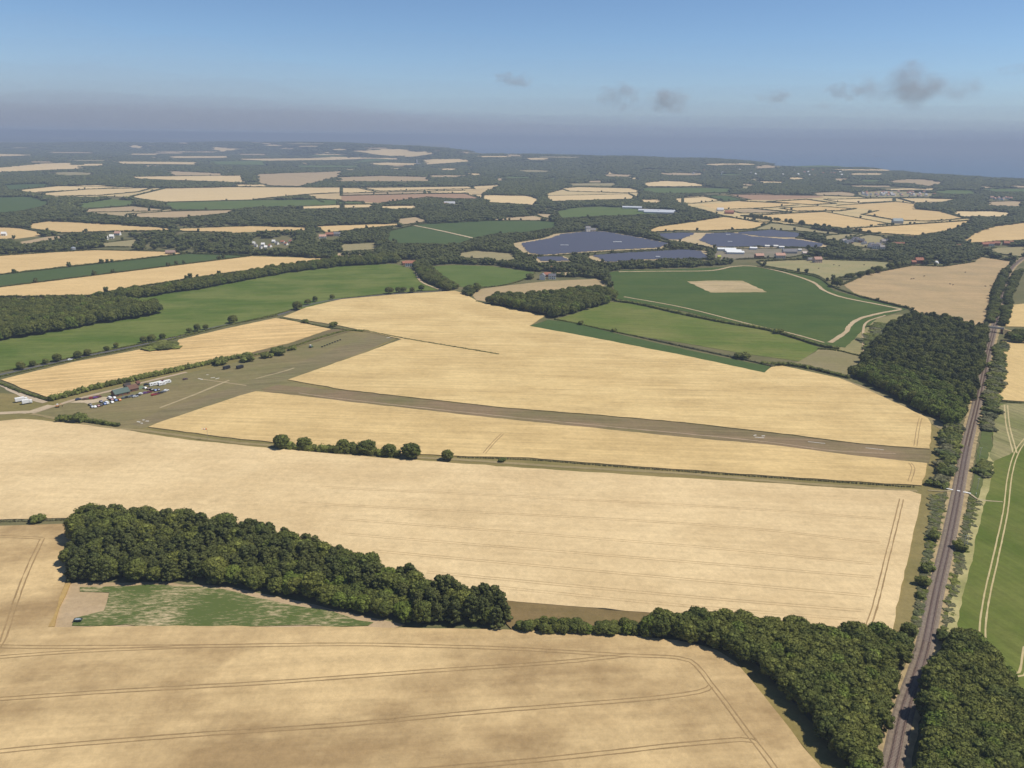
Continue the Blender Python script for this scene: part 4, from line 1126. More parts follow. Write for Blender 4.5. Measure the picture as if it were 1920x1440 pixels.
# ------------------------------------------------------------------ railway
M_BALLAST = plain('ballast', (.195, .155, .116), .95, .05, var=.2, scale=.9)
M_RUST = plain('rusty_rail_bed', (.098, .064, .046), .9, .1, var=.25, scale=.7)
M_RAIL = plain('rail_steel', (.13, .085, .065), .55, .4, .4)
M_SLEEPER = plain('sleeper_concrete', (.24, .19, .165), .9)
M_DRYG = plain('dry_verge', (.33, .25, .13), .95, .05, var=.3, scale=.25)
RAIL_PX = [(1640, 1540), (1660, 1480), (1676, 1424), (1688, 1367), (1700, 1320), (1710, 1292), (1723, 1255), (1737, 1204), (1756, 1110), (1779, 1012), (1797, 922), (1813, 837), (1830, 767), (1843, 707), (1853, 660), (1862, 625), (1867, 603), (1873, 572), (1880, 540), (1893, 508), (1912, 489), (1935, 478), (1990, 462)]
RP = spline(to_ground(RAIL_PX), 5)
def prism(P, prof):
    """sweep a cross-section (offset, height) along P"""
    T = np.gradient(P[:, :2], axis=0); T /= np.maximum(np.linalg.norm(T, axis=1, keepdims=True), 1e-6)
    N = np.stack([T[:, 1], -T[:, 0]], 1)
    V, Fc = [], []
    k = len(prof)
    for p, nn in zip(P, N):
        for o_, z in prof:
            V.append((p[0] + nn[0] * o_, p[1] + nn[1] * o_, z))
    for i in range(len(P) - 1):
        for j in range(k - 1):
            Fc.append((i * k + j, i * k + j + 1, (i + 1) * k + j + 1, (i + 1) * k + j))
    return V, [f[::-1] for f in Fc]
strip('railway_verge', RAIL_PX, 11, .22, TAN, TAN2, 'dry grass verge on both sides of the railway', wob=.06, step=3, mat=M_DRYG)
V, Fc = prism(RP, [(-3.7, .25), (-2.9, .55), (2.6, .55), (3.3, .25)])
tag(mesh_obj('railway_ballast', V, Fc, M_BALLAST), 'grey ballast bed of the railway', kind='structure')
trk = empty('railway_track', tuple(RP[0]))
tag(trk, 'single railway track with rusty rails on grey ballast', 'railway')
inv = trk.location.copy()
def local(V): return [(v[0] - inv.x, v[1] - inv.y, v[2] - inv.z) for v in V]
for s in (-1.05, 1.05):
    V, Fc = prism(RP, [(s - .07, .60), (s - .07, .86), (s + .07, .86), (s + .07, .60)])
    mesh_obj('rail', local(V), Fc, M_RAIL, trk)
    V, Fc = prism(RP, [(s - .58, .557), (s - .5, .585), (s + .5, .585), (s + .58, .557)])
    mesh_obj('rust_stained_ballast', local(V), Fc, M_RUST, trk)
SP = spline(to_ground(RAIL_PX[:12]), .75)
T = np.gradient(SP[:, :2], axis=0); T /= np.linalg.norm(T, axis=1, keepdims=True)
V, Fc = [], []
for p, t in zip(SP, T):
    nx, ny = t[1], -t[0]
    b = len(V)
    for z in (.56, .63):
        for a, c in ((-1.5, -.13), (1.5, -.13), (1.5, .13), (-1.5, .13)):
            V.append((p[0] + nx * a + t[0] * c, p[1] + ny * a + t[1] * c, z))
    Fc += [(b + 4, b + 5, b + 6, b + 7), (b, b + 1, b + 5, b + 4), (b + 1, b + 2, b + 6, b + 5), (b + 2, b + 3, b + 7, b + 6), (b + 3, b, b + 4, b + 7)]
so = mesh_obj('sleepers', local(V), Fc, M_SLEEPER, trk); so['kind'] = 'stuff'

# ------------------------------------------------------------------ solid helpers
def box(V, Fc, c, s, rz=0.0):
    b = len(V)
    cs, sn = math.cos(rz), math.sin(rz)
    for dz in (-1, 1):
        for dx, dy in ((-1, -1), (1, -1), (1, 1), (-1, 1)):
            x, y = dx * s[0] / 2, dy * s[1] / 2
            V.append((c[0] + x * cs - y * sn, c[1] + x * sn + y * cs, c[2] + dz * s[2] / 2))
    Fc += [tuple(b + i for i in f) for f in ((3, 2, 1, 0), (4, 5, 6, 7), (0, 1, 5, 4), (1, 2, 6, 5), (2, 3, 7, 6), (3, 0, 4, 7))]

def box_mesh(name, boxes, mat):
    V, Fc = [], []
    for c, s in boxes: box(V, Fc, c, s)
    return to_mesh(name, V, Fc, mat)

def cyl(V, Fc, p0, p1, r, k=10, r1=None):
    p0, p1 = Vector(p0), Vector(p1)
    z = (p1 - p0).normalized()
    x = z.orthogonal().normalized(); y = z.cross(x)
    b = len(V)
    for p, rr in ((p0, r), (p1, r if r1 is None else r1)):
        for i in range(k):
            a = 2 * math.pi * i / k
            V.append(tuple(p + x * rr * math.cos(a) + y * rr * math.sin(a)))
    Fc += [(b + i, b + (i + 1) % k, b + k + (i + 1) % k, b + k + i) for i in range(k)]
    Fc += [tuple(b + i for i in range(k))[::-1], tuple(b + k + i for i in range(k))]

_mats = {}
def paintm(col, rough=.6, spec=.3, metal=0.0, tagn='paint'):
    k = (tuple(round(c, 3) for c in col), rough, metal, tagn)
    if k not in _mats: _mats[k] = plain('%s_%d' % (tagn, len(_mats)), col, rough, spec, metal, .07, .8)
    return _mats[k]
M_WHITE = paintm((.78, .77, .74)); M_GLASS = paintm((.03, .035, .045), .12, .5, 0, 'glass'); M_TYRE = paintm((.02, .02, .02), .9, .1)
M_POST = paintm((.62, .58, .50), .85)
M_CONC = plain('concrete', (.40, .37, .33), .9)
M_BRICK = plain('red_brick', (.30, .12, .075), .9, .1, var=.2, scale=1.2)

# railway bridge, crossing, poles
bp = RP[int(np.argmin(np.hypot(*(RP[:, :2] - np.array(G(1862.5, 624)[:2])).T)))]
i0 = int(np.argmin(np.hypot(*(RP[:, :2] - bp[:2]).T)))
tv = RP[i0 + 1] - RP[i0 - 1]
ba = math.atan2(tv[1], tv[0]) - math.pi / 2
br = empty('road_bridge', (bp[0], bp[1], 0), ba)
tag(br, 'small pale road bridge over the railway by the large wood', 'bridge')
data_obj('deck', box_mesh('deck', [((0, 0, 5.0), (19, 4.6, .5))], M_CONC), br)
for s in (-1, 1):
    data_obj('parapet', box_mesh('parapet', [((0, s * 2.15, 5.75), (19, .28, 1.0)), ((0, s * 2.15, 6.29), (19.2, .40, .09))], paintm((.5, .46, .40), .9)), br)
    data_obj('abutment', box_mesh('abutment', [((s * 7.6, 0, 2.37), (2.2, 4.4, 4.75))], M_BRICK), br)
    # ramp of earth up to the deck
    V = [(s * 9.5, -2.4, 5.2), (s * 9.5, 2.4, 5.2), (s * 9.5, -6, 0), (s * 9.5, 6, 0), (s * 34, -2.4, .1), (s * 34, 2.4, .1)]
    o = mesh_obj('approach_ramp', V, [(0, 1, 5, 4), (0, 4, 2), (1, 3, 5), (0, 2, 3, 1)], M_DRYG, br)
cr = G(1797, 922)
ca = math.atan2(*(np.array(RP[np.argmin(np.hypot(*(RP[:, :2] - np.array(cr[:2])).T)) + 1] - cr)[:2])[::-1]) - math.pi / 2
fc = empty('foot_crossing', (cr.x, cr.y, 0), ca)
tag(fc, 'white boarded foot crossing over the railway', 'crossing')
for k, (x, l_) in enumerate(((-5.6, 5.4), (0, 1.7), (4.5, 4.0))):
    data_obj('board', box_mesh('board', [((x, 0, .67 if k == 1 else .60), (l_, 1.1, .08))], M_WHITE), fc)
for s in (-1, 1):
    g = data_obj('gate', box_mesh('gate', [((s * 9.2, 0, 1.15), (.08, 1.5, .09)), ((s * 9.2, 0, .75), (.08, 1.5, .09)), ((s * 9.2, -.8, .7), (.14, .14, 1.4)), ((s * 9.2, .8, .7), (.14, .14, 1.4))], M_WHITE), fc)
strip('foot_path', [(1808, 921), (1822, 929), (1838, 938), (1880, 942)], 1.2, .40, (.38, .31, .2), (.3, .25, .15), 'pale footpath from the crossing to the green crop', step=2)
strip('foot_path', [(1740, 920), (1765, 922), (1786, 921)], 1.1, .40, (.33, .27, .16), (.33, .27, .16), 'faint footpath from the runway end to the crossing', step=2)
for x, y, h, lb in ((1832, 918, 22, 'single pale utility pole between railway and green crop'), (1808, 1022, 20, 'left of a pair of pale utility poles by the railway'), (1812, 1028, 25, 'right of a pair of pale utility poles by the railway'), (1836, 860, 22, 'pale utility pole in the bushes right of the railway')):
    p = G(x, y)
    hh = px_h(p, h)
    o = empty('utility_pole', p); tag(o, lb, 'pole', 'utility poles by the railway')
    V, Fc = [], []; cyl(V, Fc, (0, 0, -.3), (0, 0, hh), .15, 8, .10); mesh_obj('post', V, Fc, M_POST, o)
    arm = data_obj('crossarm', box_mesh('crossarm', [((0, 0, hh - .5), (1.8, .1, .12))], M_POST), o)
    for xx in (-.75, 0, .75):
        V, Fc = [], []; cyl(V, Fc, (xx, 0, hh - .44), (xx, 0, hh - .2), .05, 6, .03); mesh_obj('insulator', V, Fc, M_WHITE, arm)

# ------------------------------------------------------------------ lane
M_ASPHALT = plain('asphalt', (.115, .11, .105), .9, .1, var=.15, scale=.4)
strip('lane', [(-60, 715), (0, 703), (133, 673.5), (300, 639.5), (420, 610), (520, 591), (560, 577), (600, 567), (640, 560.5), (740, 551), (832, 545)], 4.2, .24, DRY, DRY2, 'narrow asphalt lane between pasture and wheat', mat=M_ASPHALT, wob=.02)

# ------------------------------------------------------------------ solar panels
m, n, l, b = new_mat('solar_panel', .38, .35)
b.inputs['Base Color'].default_value = (.080, .085, .115, 1)
M_SOLAR = m
def solar(px, label, pitch=6.4, wid=4.4, tilt=R(20)):
    P = to_ground(px)[:, :2]
    V, Fc = [], []
    y = P[:, 1].min() + 3
    root = empty('solar_array', (float(P[:, 0].mean()), float(P[:, 1].mean()), 0))
    tag(root, label, 'solar array')
    ox, oy = root.location.x, root.location.y
    FV, FF = [], []
    while y < P[:, 1].max() - 3:
        xs = []
        for a, c in zip(P, np.roll(P, -1, 0)):
            if (a[1] > y) != (c[1] > y): xs.append(a[0] + (c[0] - a[0]) * (y - a[1]) / (c[1] - a[1]))
        xs.sort()
        for x0, x1 in zip(xs[::2], xs[1::2]):
            x0 += nr.uniform(0, 6); x1 -= nr.uniform(0, 6)
            if x1 - x0 < 8: continue
            k = max(1, int((x1 - x0) / 40))
            for j in range(k):
                a0 = x0 + (x1 - x0) * j / k + .4; a1 = x0 + (x1 - x0) * (j + 1) / k - .4
                yy, z0, z1 = wid * math.cos(tilt), .8, .8 + wid * math.sin(tilt)
                bb = len(V)
                for dz in (0, .12):
                    V += [(a0 - ox, y - oy, z0 + dz), (a1 - ox, y - oy, z0 + dz), (a1 - ox, y + yy - oy, z1 + dz), (a0 - ox, y + yy - oy, z1 + dz)]
                Fc += [tuple(bb + q for q in f) for f in ((3, 2, 1, 0), (4, 5, 6, 7), (0, 1, 5, 4), (1, 2, 6, 5), (2, 3, 7, 6), (3, 0, 4, 7))]
                for q in (a0 + 1, (a0 + a1) / 2, a1 - 1):
                    box(FV, FF, (q - ox, y + yy * .5 - oy, .7), (.12, .12, 1.45))
        y += pitch
    pn = mesh_obj('panel_rows', V, Fc, M_SOLAR, root); pn['kind'] = 'stuff'
    lg = mesh_obj('posts', FV, FF, paintm((.4, .4, .42), .5, .4, .6, 'steel'), root); lg['kind'] = 'stuff'
solar(Z2((1000, 716), (1180, 682), (1230, 662), (1350, 650), (1480, 647), (1680, 682), (1850, 716), (1800, 735), (1500, 750), (1130, 778), (1050, 765)), 'largest blue solar array, left of the others')
solar(Z2((1410, 782), (1600, 768), (1920, 750), (2030, 758), (2070, 796), (1920, 797), (1650, 805), (1520, 818), (1470, 812)), 'long blue solar array in front of the largest one')
solar(Z2((1090, 792), (1240, 788), (1290, 810), (1110, 814)), 'small blue solar array beside the white farmhouse')
solar(Z2((1750, 661), (1920, 653), (2000, 655), (1920, 690), (1830, 688)), 'small blue solar array beside the tan path')
solar(Z3((90, 695), (130, 660), (260, 652), (330, 660), (400, 675), (580, 690), (620, 688), (800, 716), (770, 738), (480, 728), (180, 732)), 'blue solar array behind the nursery')
solar(Z3((300, 652), (400, 645), (500, 637), (700, 660), (640, 680), (430, 672)), 'blue solar array under the olive meadow')
for i, (x, y) in enumerate(Z2((1245, 722), (1265, 722), (1540, 703), (1565, 703), (1780, 787), (2175, 661), (2185, 701))):
    p = G(x, y + 2)
    o = empty('inverter_cabin', (p.x, p.y, 0), .1); tag(o, 'white equipment cabin among the solar panels, %s counted from the left' % nums[i], 'cabin', 'cabins among the solar panels')
    w = px_w(p, 8)
    data_obj('wall', box_mesh('wall', [((0, 0, 1.7), (w, 3, 3.4))], M_WHITE), o)
    data_obj('roof', box_mesh('roof', [((0, 0, 3.5), (w + .4, 3.5, .2))], M_WHITE), o)
    data_obj('door', box_mesh('door', [((w * .2, -1.53, 1.1), (1.1, .06, 2.1))], paintm((.4, .42, .42))), o)

# ------------------------------------------------------------------ buildings
def gable(w, d, h, rh):
    V = [(-w / 2, -d / 2, 0), (w / 2, -d / 2, 0), (w / 2, d / 2, 0), (-w / 2, d / 2, 0), (-w / 2, -d / 2, h), (w / 2, -d / 2, h), (w / 2, d / 2, h), (-w / 2, d / 2, h), (-w / 2, 0, h + rh), (w / 2, 0, h + rh)]
    return V, [(0, 1, 5, 4), (2, 3, 7, 6), (1, 2, 6, 9, 5), (3, 0, 4, 8, 7)]

def roof(w, d, h, rh, o_=.45, t=.22):
    V, Fc = [], []
    for s in (-1, 1):
        ey = s * (d / 2 + o_); ez = h - o_ * rh / (d / 2)
        b = len(V)
        for dz in (0.03, t):
            V += [(-w / 2 - o_, ey, ez + dz), (w / 2 + o_, ey, ez + dz), (w / 2 + o_, 0, h + rh + dz), (-w / 2 - o_, 0, h + rh + dz)]
        q = [(4, 5, 6, 7), (3, 2, 1, 0), (0, 1, 5, 4), (1, 2, 6, 5), (3, 0, 4, 7)]
        Fc += [tuple(b + i for i in (f if s < 0 else f[::-1])) for f in q]
    return V, Fc

_hc = {}
def house(p, w, d, h, rz, wall, roofc, label, group=None, cat='house', name='house', chim=1, win=True, z=0.0, pitch=.42):
    w, d, h = round(w * 2) / 2, round(d * 2) / 2, round(h * 2) / 2
    key = (w, d, h, wall, roofc, chim, win, pitch)
    if key not in _hc:
        rh = d * pitch
        mw, mr = paintm(wall, .85, .15, 0, 'wall'), paintm(roofc, .85, .12, 0, 'roof')
        dd = dict(wall=to_mesh('wall', *gable(w, d, h, rh), mw), roof=to_mesh('roof', *roof(w, d, h, rh), mr))
        if chim: dd['chimney'] = box_mesh('chimney', [((w * .32, 0, h + rh + .35), (.7, .9, 1.9))], M_BRICK)
        if win:
            k = max(2, int(w // 3.2)); st = 2 if h > 4 else 1
            dd['window'] = [box_mesh('window', [(((i + .5) / k * w - w / 2, s * (d / 2 + .03), 1.5 + 2.6 * f), (1.1, .08, 1.2))], M_GLASS) for i in range(k) for f in range(st) for s in (-1, 1) if not (f == 0 and i == k // 2 and s < 0)]
            dd['door'] = box_mesh('door', [(((k // 2 + .5) / k * w - w / 2, -d / 2 - .04, 1.05), (1.0, .1, 2.1))], paintm((.12, .10, .09)))
        _hc[key] = dd
    dd = _hc[key]
    o = empty(name, (p[0], p[1], p[2] if len(p) > 2 else z), rz)
    tag(o, label, cat, group)
    data_obj('wall', dd['wall'], o)
    rf = data_obj('roof', dd['roof'], o)
    if 'chimney' in dd: data_obj('chimney', dd['chimney'], rf)
    for me in dd.get('window', ()): data_obj('window', me, o)
    if 'door' in dd: data_obj('door', dd['door'], o)
    return o
RED, GREY, WH, BR, PK, SLATE, CREAM = (.34, .15, .095), (.22, .21, .21), (.74, .72, .67), (.30, .14, .09), (.50, .30, .22), (.13, .13, .145), (.6, .53, .42)
def H(pz, wpx, d, h, rz, wall, rf, label, **k):
    p = G(*pz)
    return house(p, px_w(p, wpx), d, h, rz, wall, rf, label, **k)
H((770, 499), 20, 8, 5.5, .15, WH, RED, 'white farmhouse with red roof above the green pasture')
H((760, 496), 12, 6, 3, .5, BR, RED, 'small red barn beside the red roofed farmhouse', cat='barn', name='barn', chim=0)
H((782, 494), 12, 6, 3.5, 1.2, PK, RED, 'pink outbuilding right of the red roofed farmhouse', cat='barn', name='barn', chim=0)
H((1017, 524), 12, 8, 6, 1.5, WH, GREY, 'white gabled farmhouse behind the stubble strip')
H((1035, 523), 13, 7, 5, .1, WH, SLATE, 'white farm cottage right of the gabled farmhouse')
H((1026, 519), 12, 7, 4, .1, BR, RED, 'brown roofed farm building behind the gabled farmhouse', cat='barn', name='barn', chim=0)
H((1043, 508), 22, 9, 3.5, 0, BR, RED, 'long red roofed barn behind the white farm cottages', cat='barn', name='barn', chim=0)
H((1102, 434), 9, 9, 8, .3, WH, GREY, 'white house above the largest solar array')
H((1112, 434), 9, 8, 4, .1, CREAM, GREY, 'low cream building right of the white house above the solar array', chim=0)
H((843, 384), 20, 12, 5, 0, WH, (.5, .5, .5), 'pale farm shed among the far left woods', cat='barn', name='barn', chim=0, win=False)
H((835, 386), 8, 10, 5, .4, BR, RED, 'small red farm building beside the pale far shed', cat='barn', name='barn', chim=0, win=False)
for i, (x, y, w, rz) in enumerate(((1185, 391, 36, -.05), (1222, 397, 50, -.05), (1235, 400, 55, -.05), (1250, 398, 30, -.05))):
    H((x, y), w, 16, 4, rz - .1, (.55, .55, .56), (.50, .52, .55), 'long pale roofed shed above the tree belt, %s from the left' % nums[i], cat='shed', name='long_shed', chim=0, win=False, pitch=.18, group='long sheds above the tree belt')
# nursery
for i, (x, y, w, d, c) in enumerate(((1362, 470, 34, 10, (.72, .73, .72)), (1378, 476, 32, 10, (.74, .75, .74)), (1374, 473, 30, 9, (.72, .73, .72)), (1412, 468, 13, 8, (.75, .75, .75)), (1438, 464, 8, 6, WH), (1454, 464, 8, 6, WH), (1465, 466, 9, 6, WH), (1499, 471, 6, 5, WH))):
    H((x, y), w, d, 3.5, -.05, (.6, .62, .62), c, 'white roofed nursery shed below the solar panels, %s in the list from the left' % nums[i] if 0 else 'white roofed nursery shed below the solar panels, %s counted from the left' % nums[i], cat='shed', name='nursery_shed', chim=0, win=False, pitch=.2, group='white nursery sheds')
H((1423, 484), 16, 8, 5, .2, BR, PK, 'pink roofed house left among the nursery sheds')
H((1462, 484), 18, 9, 5.5, .1, CREAM, PK, 'pink roofed cream house right among the nursery sheds')
H((1480, 475), 26, 10, 4, 0, (.4, .38, .36), GREY, 'long grey roofed workshop by the nursery', cat='shed', name='workshop', chim=0, win=False)
H((1348, 485), 6, 5, 4, 0, (.62, .60, .12), (.5, .5, .1), 'small yellow shed at the corner of the nursery', cat='shed', name='shed', chim=0)
H((1510, 477), 12, 6, 3, .1, CREAM, (.6, .5, .45), 'cream bungalow at the end of the nursery yards')
H((1532, 492), 15, 9, 6, .2, (.50, .36, .29), (.42, .26, .20), 'pink stone house above the olive paddock')
H((1518, 489), 8, 6, 3, .2, (.45, .36, .28), GREY, 'low grey outbuilding left of the pink stone house', cat='barn', name='barn', chim=0)
H((1722, 494), 15, 9, 6.5, .1, BR, RED, 'red brick house at the top of the grazed field')
H((1712, 495), 8, 6, 4, .1, BR, RED, 'red brick annexe left of the brick house', chim=0)
vil = Z3((905, 708), (925, 712), (945, 708), (960, 700), (970, 690), (985, 702), (1005, 705), (1020, 715), (1055, 735), (1075, 728), (1085, 740), (1100, 730), (1118, 742), (1125, 710), (1140, 706), (1060, 722))
for i, (x, y) in enumerate(vil):
    H((x, y), rng.uniform(7, 11), 8, rng.choice((3, 5, 5.5)), rng.uniform(-.6, .6), rng.choice((WH, WH, CREAM, BR)), rng.choice((GREY, SLATE, (.3, .27, .25))), 'grey roofed village house among trees, %s from the left' % nums[i] if i < 10 else 'grey roofed village house in the clump by the white gable, %s in order' % nums[i - 10], group='village houses among the trees')
for x, y, w, lb in ((1684, 462, 20, 'long red roofed house hidden in the village trees'), (1799, 466, 14, 'red roofed house at the right of the village trees'), (1845, 462, 12, 'left red roofed cottage of the terrace'), (1856, 461, 12, 'second red roofed cottage of the terrace'), (1868, 460, 10, 'white cottage at the end of the terrace'), (1888, 460, 14, 'white fronted red roofed cottage apart from the terrace'), (1895, 459, 9, 'small red roofed cottage at the right edge')):
    H((x, y), w, 8, 5, rng.uniform(-.2, .2), rng.choice((WH, BR)), RED, lb)
H((1682, 419), 18, 14, 7, 0, (.35, .38, .38), (.32, .36, .36), 'grey glazed barn on the hedge between far wheat fields', cat='barn', name='barn', chim=0, win=False)
H((1367, 401), 16, 12, 5, 0, BR, RED, 'red barn beyond the far wheat field', cat='barn', name='barn', chim=0, win=False)
H((1350, 396), 12, 12, 5, 0, WH, (.6, .6, .6), 'white barn beyond the far wheat field', cat='barn', name='barn', chim=0, win=False)
for i, (x, y) in enumerate(Z1((1425, 715), (1440, 728), (1470, 738), (1495, 738), (1540, 705), (1560, 715), (1590, 708), (1635, 705), (1480, 722), (1610, 718), (1520, 730))):
    H((x, y), rng.uniform(4, 7), 6, 3, rng.uniform(-.6, .6), WH, rng.choice((WH, GREY, RED)), 'small white cottage in the hamlet below the left woods, %s from the left' % nums[i], group='hamlet cottages', chim=0)
for x, y, w, rf, lb in ((605, 447, 13, PK, 'pink roofed farm building at the left of the hamlet farm'), (618, 443, 14, RED, 'red roofed farmhouse of the hamlet farm'), (632, 442, 12, GREY, 'grey roofed barn of the hamlet farm'), (648, 440, 12, GREY, 'white barn right of the hamlet farm'), (221, 441, 10, PK, 'pink roofed house in the left tree gap'), (210, 447, 7, WH, 'white house in the left tree gap'), (200, 450, 5, WH, 'small white house left in the tree gap'), (8, 442, 8, WH, 'white house at the far left edge'), (40, 403, 6, WH, 'white cottage by the dark green far left field')):
    H((x, y), w, 8, 4.5, rng.uniform(-.3, .3), WH if rf != RED else BR, rf, lb)
H((320, 476), 17, 8, 3, .1, (.35, .22, .16), (.36, .25, .2), 'low brown barn beside the pale wheat', cat='barn', name='barn', chim=0)
p = G(138, 470)
o = empty('grain_silo', p); tag(o, 'silver domed grain silo at the edge of the left wood', 'silo')
V, Fc = [], []; cyl(V, Fc, (0, 0, 0), (0, 0, 5), 4, 20); mesh_obj('drum', V, Fc, paintm((.5, .53, .56), .35, .5, .6, 'steel'), o)
V, Fc = [], []; cyl(V, Fc, (0, 0, 5.01), (0, 0, 7), 4.2, 20, .4); mesh_obj('roof', V, Fc, paintm((.55, .58, .6), .35, .5, .6, 'steel'), o)
p = G(1755, 494)
o = empty('storage_dome', p); tag(o, 'white round dome beside the brick house', 'dome')
V, Fc = [], []
prev = (4.2, 0)
for a in range(1, 7):
    t = a / 6 * math.pi / 2
    cyl(V, Fc, (0, 0, prev[1]), (0, 0, 4.6 * math.sin(t)), prev[0], 16, max(.05, 4.2 * math.cos(t))); prev = (max(.05, 4.2 * math.cos(t)), 4.6 * math.sin(t))
mesh_obj('shell', V, Fc, M_WHITE, o)
data_obj('door', box_mesh('door', [((0, -4.1, 1.1), (1.4, .5, 2.2))], paintm((.2, .2, .2))), o)
# far village: small, plain
for i in range(46):
    x, y = Z3((rng.uniform(985, 1425), 0))[0][0], 0
    t = (x - 1608) / 146
    y = 220 + (rng.uniform(425, 449) - 4 * t) / 3
    p = G(x, y)
    house(p, px_w(p, rng.uniform(2.5, 4)), 9, 5, rng.uniform(-.5, .5), rng.choice((WH, WH, CREAM)), rng.choice((RED, GREY, PK, (.5, .48, .46))), 'tiny pale house in the distant village beyond the wheat', 'distant village houses', chim=0, win=False)
for i in range(16):
    x, y = Z3((rng.uniform(1700, 1850), rng.uniform(456, 466)))[0]
    p = G(x, y)
    house(p, px_w(p, rng.uniform(2.5, 4)), 9, 5, rng.uniform(-.5, .5), rng.choice((WH, WH, CREAM)), rng.choice((RED, GREY, PK)), 'tiny pale house along the dark wood at the far right', 'houses along the far right wood', chim=0, win=False)
for i in range(26):
    x = rng.uniform(1095, 1465); y = 289 + (x - 1095) * .03 + rng.uniform(-1, 5)
    p = G(*Z3((x, y))[0])
    house(p, px_w(p, rng.uniform(2.5, 5)), 12, 8, rng.uniform(-.4, .4), WH, rng.choice((WH, (.5, .5, .5))), 'tiny white building on the far clifftop', 'buildings on the far clifftop', chim=0, win=False)
for i in range(22):
    x, y = Z3((rng.uniform(60, 900), rng.uniform(300, 335)))[0]
    p = G(x, y)
    house(p, px_w(p, rng.uniform(2, 3.5)), 12, 9, rng.uniform(-.4, .4), WH, rng.choice((RED, GREY, WH)), 'tiny white house scattered in the woods of the ridge', 'houses in the ridge woods', chim=0, win=False)
p = G(*Z2((425, 268))[0])
o = empty('church', p); tag(o, 'tiny pale church tower on the far ridge', 'church')
data_obj('tower', box_mesh('tower', [((0, 0, 14), (9, 9, 28))], paintm((.6, .57, .52))), o)
V, Fc = [], []; cyl(V, Fc, (0, 0, 28), (0, 0, 44), 6, 4, .1); mesh_obj('spire', V, Fc, paintm((.55, .53, .5)), o)
V, Fc = gable(26, 10, 9, 5); V = [(v[0] + 18, v[1], v[2]) for v in V]; nv = mesh_obj('nave', V, Fc, paintm((.6, .57, .52)), o)
V, Fc = roof(26, 10, 9, 5); V = [(v[0] + 18, v[1], v[2]) for v in V]; mesh_obj('roof', V, Fc, paintm(GREY), nv)

# airfield buildings
ax = math.atan2(*(np.array(G(320, 697) - G(200, 723))[:2])[::-1])      # direction of the airfield track
pa = [G(*q) for q in ZA((720, 470), (960, 405))]
pc = (pa[0] + pa[1]) / 2
house((pc.x, pc.y, 0), (pa[1] - pa[0]).length * .9, 7.5, 2.5, ax, (.20, .105, .06), (.10, .135, .115), 'brown timber clubhouse with green roof among the parked cars', cat='clubhouse', name='clubhouse', chim=0, pitch=.35)
for q, w, d, c, rf, lb in ((ZA((1030, 372))[0], 17, 6, (.17, .09, .055), (.15, .085, .06), 'long brown shed right of the clubhouse'), (ZA((950, 328))[0], 10, 4, (.10, .07, .05), (.06, .05, .045), 'dark shed behind the clubhouse'), (ZA((760, 450))[0], 9, 5, (.30, .15, .09), (.32, .17, .11), 'small orange brown hut left of the clubhouse'), (ZA((1125, 285))[0], 5, 3, (.18, .08, .05), (.15, .07, .05), 'small brown hut by the airfield track')):
    p = G(*q); house(p, px_w(p, w), d, 2.5, ax, c, rf, lb, cat='shed', name='timber_shed', chim=0)
for x, y, w, lb in ((425, 692, 13, 'black box trailer left of the pair below the dark bush'), (450, 691, 13, 'black trailer right of the pair below the dark bush')):
    p = G(x, y)
    o = empty('box_trailer', (p.x, p.y, 0), ax); tag(o, lb, 'trailer', 'black trailers')
    L = px_w(p, w)
    data_obj('body', box_mesh('body', [((0, 0, 1.75), (L, 2.4, 2.2))], paintm((.025, .025, .028))), o)
    data_obj('drawbar', box_mesh('drawbar', [((L / 2 + .6, 0, .6), (1.3, .15, .12))], paintm((.03, .03, .03))), o)
    for s in (-1, 1):
        V, Fc = [], []; cyl(V, Fc, (-.4, s * .95, .42), (-.4, s * 1.22, .42), .42, 12); mesh_obj('wheel', V, Fc, M_TYRE, o)

